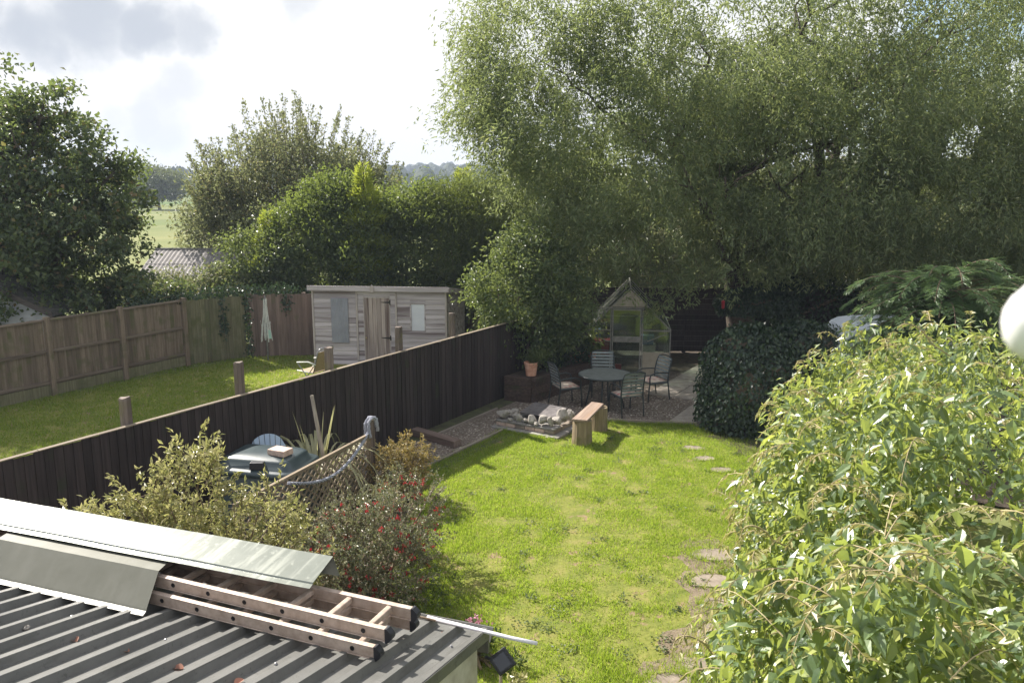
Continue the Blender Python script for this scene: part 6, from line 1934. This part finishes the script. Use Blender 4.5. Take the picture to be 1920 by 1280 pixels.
# --- variegated bush at left
def whorl_bush(name, label, cat, loc, blobs, nt_, per, L, W, m, rs_len=(.15, .5), up=.6, stem=True):
    """shoots with leaf whorls all along, tips pointing up and out"""
    t = thing(name, label, cat, loc)
    C, O = shell(blobs, nt_, .55)
    Dv = unit(O + np.array([0, 0, up]) + RNG.normal(size=C.shape) * .35)
    Ls = RNG.uniform(*rs_len, len(C))
    T = RNG.random((len(C), per)) ** .85
    P = C[:, None] + Dv[:, None] * (T * Ls[:, None] - Ls[:, None] * .35)[..., None] + RNG.normal(size=(len(C), per, 3)) * .012
    D = Dv[:, None] * .55 + RNG.normal(size=P.shape) * .75 + O[:, None] * .2
    P, D = P.reshape(-1, 3), D.reshape(-1, 3)
    k = P[:, 2] > .03
    P, D = P[k], D[k]
    s = RNG.uniform(.6, 1.25, len(P))
    link('foliage', leaf_mesh('foliage', P, D, np.array([0, 0, 1.]) + rdirs(len(P)) * .8, L * s, W * s, m, .2), t)
    if stem:
        mb = MB()
        for i in range(26):
            j = RNG.integers(len(C))
            limb(mb, (random.uniform(-.25, .25), random.uniform(-.2, .2), 0), C[j], .022, .006, .12, 5, 5)
        for i in range(0, len(C), 2):
            mb.tube([C[i] - Dv[i] * Ls[i] * .45, C[i] + Dv[i] * Ls[i] * .6], [.006, .003], 3, cap=False)
        mb.build('stems', M['twig'], t)
    return t
whorl_bush('variegated_shrub', 'large pale variegated shrub in front of the dark fence, behind the metal roof', 'shrub', (-3.05, 7.55, 0),
           [(-.1, 0, 1.05, 1.05, .6, .62), (-.75, .1, 1.15, .65, .5, .42), (.55, .05, 1.0, .6, .5, .6), (.0, .0, 1.75, .36, .3, .35), (-.02, .0, 2.12, .2, .18, .26), (-.55, .1, 1.62, .22, .2, .25), (.62, .0, 1.5, .25, .25, .32), (-1.15, .1, 1.25, .35, .3, .2), (0, 0, .5, .9, .5, .5)],
           620, 26, .066, .025, M['variegated'], (.14, .42), .75)
# --- fuchsia with red flowers
def fuchsia():
    bl = [(0, 0, .62, .62, .55, .60), (-.35, .1, .5, .5, .45, .42), (.35, -.05, .45, .45, .45, .45), (-.35, -.4, .42, .6, .4, .42), (.25, .4, .65, .4, .4, .4), (.42, 1.1, .6, .46, .46, .55)]
    t = whorl_bush('fuchsia_bush', 'fuchsia bush with small leaves and hanging red flowers between trellis and lawn', 'shrub', (-1.72, 8.62, 0), bl, 900, 30, .042, .018, M['fuchsia'], (.15, .4), .45)
    n = 210
    C, O = shell(bl, n, .92)
    P = np.repeat(C, 7, 0) + RNG.normal(size=(n * 7, 3)) * .012
    D = np.array([0, 0, -1.]) + RNG.normal(size=P.shape) * .45
    s = RNG.uniform(.7, 1.2, len(P))
    tag(link('flowers', leaf_mesh('flowers', P, D, rdirs(len(P)), .038 * s, .016 * s, M['petal_red'], .3), t), kind='stuff')
fuchsia()
whorl_bush('bronze_shrub', 'small bronze and yellow leafed shrub beside the trellis post at the lawn edge', 'shrub', (-1.72, 11.75, 0), [(0, 0, .42, .48, .42, .42), (.15, .1, .62, .35, .3, .28)], 260, 26, .045, .022, M['spiraea'], (.12, .3), .5)
whorl_bush('weedy_plants', 'low weedy plants at the foot of the fuchsia in the shade', 'plant', (-1.1, 8.15, 0), [(0, 0, .06, .5, .4, .10), (.25, .7, .05, .3, .5, .08), (-.2, -.6, .08, .5, .5, .12)], 120, 14, .05, .02, M['laurel'], (.08, .2), .8, stem=False)

# --- striped strappy plants
def strappy(label, loc, n, ln, sd_, upright=.0):
    t = thing('striped_grass', label, 'ornamental grass', loc)
    r = random.Random(sd_)
    for i in range(n):
        a = r.uniform(0, 6.28); L = ln * r.uniform(.55, 1.1)
        st = upright and i < n * upright
        d = Vector((math.cos(a), math.sin(a), 0))
        spread, rise = (.22, 1.0) if st else (.72, 1.55)
        w = r.uniform(.011, .024)
        V, F = [], []
        sd2 = d.cross(Vector((0, 0, 1)))
        m = 9
        for k in range(m + 1):
            f = k / m
            p = d * L * spread * f + Vector((0, 0, L * (rise * f - (.12 if st else 1.45) * f ** 2.2)))
            ww = w * (1 - f ** 2) * (.6 + .8 * min(1, f * 3)) + .0006
            V += [tuple(p - sd2 * ww + Vector((0, 0, .3 * ww))), tuple(p), tuple(p + sd2 * ww + Vector((0, 0, .3 * ww)))]
        for k in range(m):
            q = 3 * k
            F += [(q, q + 1, q + 4, q + 3), (q + 1, q + 2, q + 5, q + 4)]
        MB().add(V, F).build('blade', M['blade'], t)
strappy('pale striped strappy plant behind the tank against the dark fence', (-2.92, 11.70, .0), 100, 1.75, 4, .10)
strappy('few drooping pale grass blades hanging beside the trellis post', (-1.98, 11.35, .15), 12, .95, 9)

# --- small plants by the roof corner and on the lawn
t = whorl_bush('flowering_plant', 'small plant with purple-pink flowers and a yellow bloom past the roof corner', 'flower', (-.40, 7.50, 0), [(0, 0, .14, .16, .14, .14)], 26, 12, .08, .045, M['laurel'], (.08, .2), .9)
P = np.array([[.03, 0, .40]]) + RNG.normal(size=(60, 3)) * np.array([.05, .04, .03])
tag(link('flowers', leaf_mesh('flowers', P, rdirs(60) + np.array([0, 0, .3]), rdirs(60), .035, .028, M['petal_pink'], .2), t), kind='stuff')
mb = MB()
for i in range(6): mb.tube([(0, 0, .1), (.03 + random.uniform(-.05, .05), random.uniform(-.03, .03), .4)], .003, 4)
mb.build('stems', M['twig'], t)
whorl_bush('pale_weed', 'small pale-leafed weed on the lawn right of the garden stake', 'plant', (.06, 6.95, 0), [(0, 0, .05, .10, .08, .06)], 14, 10, .06, .03, M['variegated'], (.05, .12), .6, stem=False)
whorl_bush('low_weed', 'flat leafy weeds in the lawn just past the roof edge', 'plant', (-.02, 7.35, 0), [(0, 0, .04, .16, .12, .05), (-.2, .4, .04, .12, .1, .05)], 26, 10, .06, .026, M['laurel'], (.05, .12), .5, stem=False)
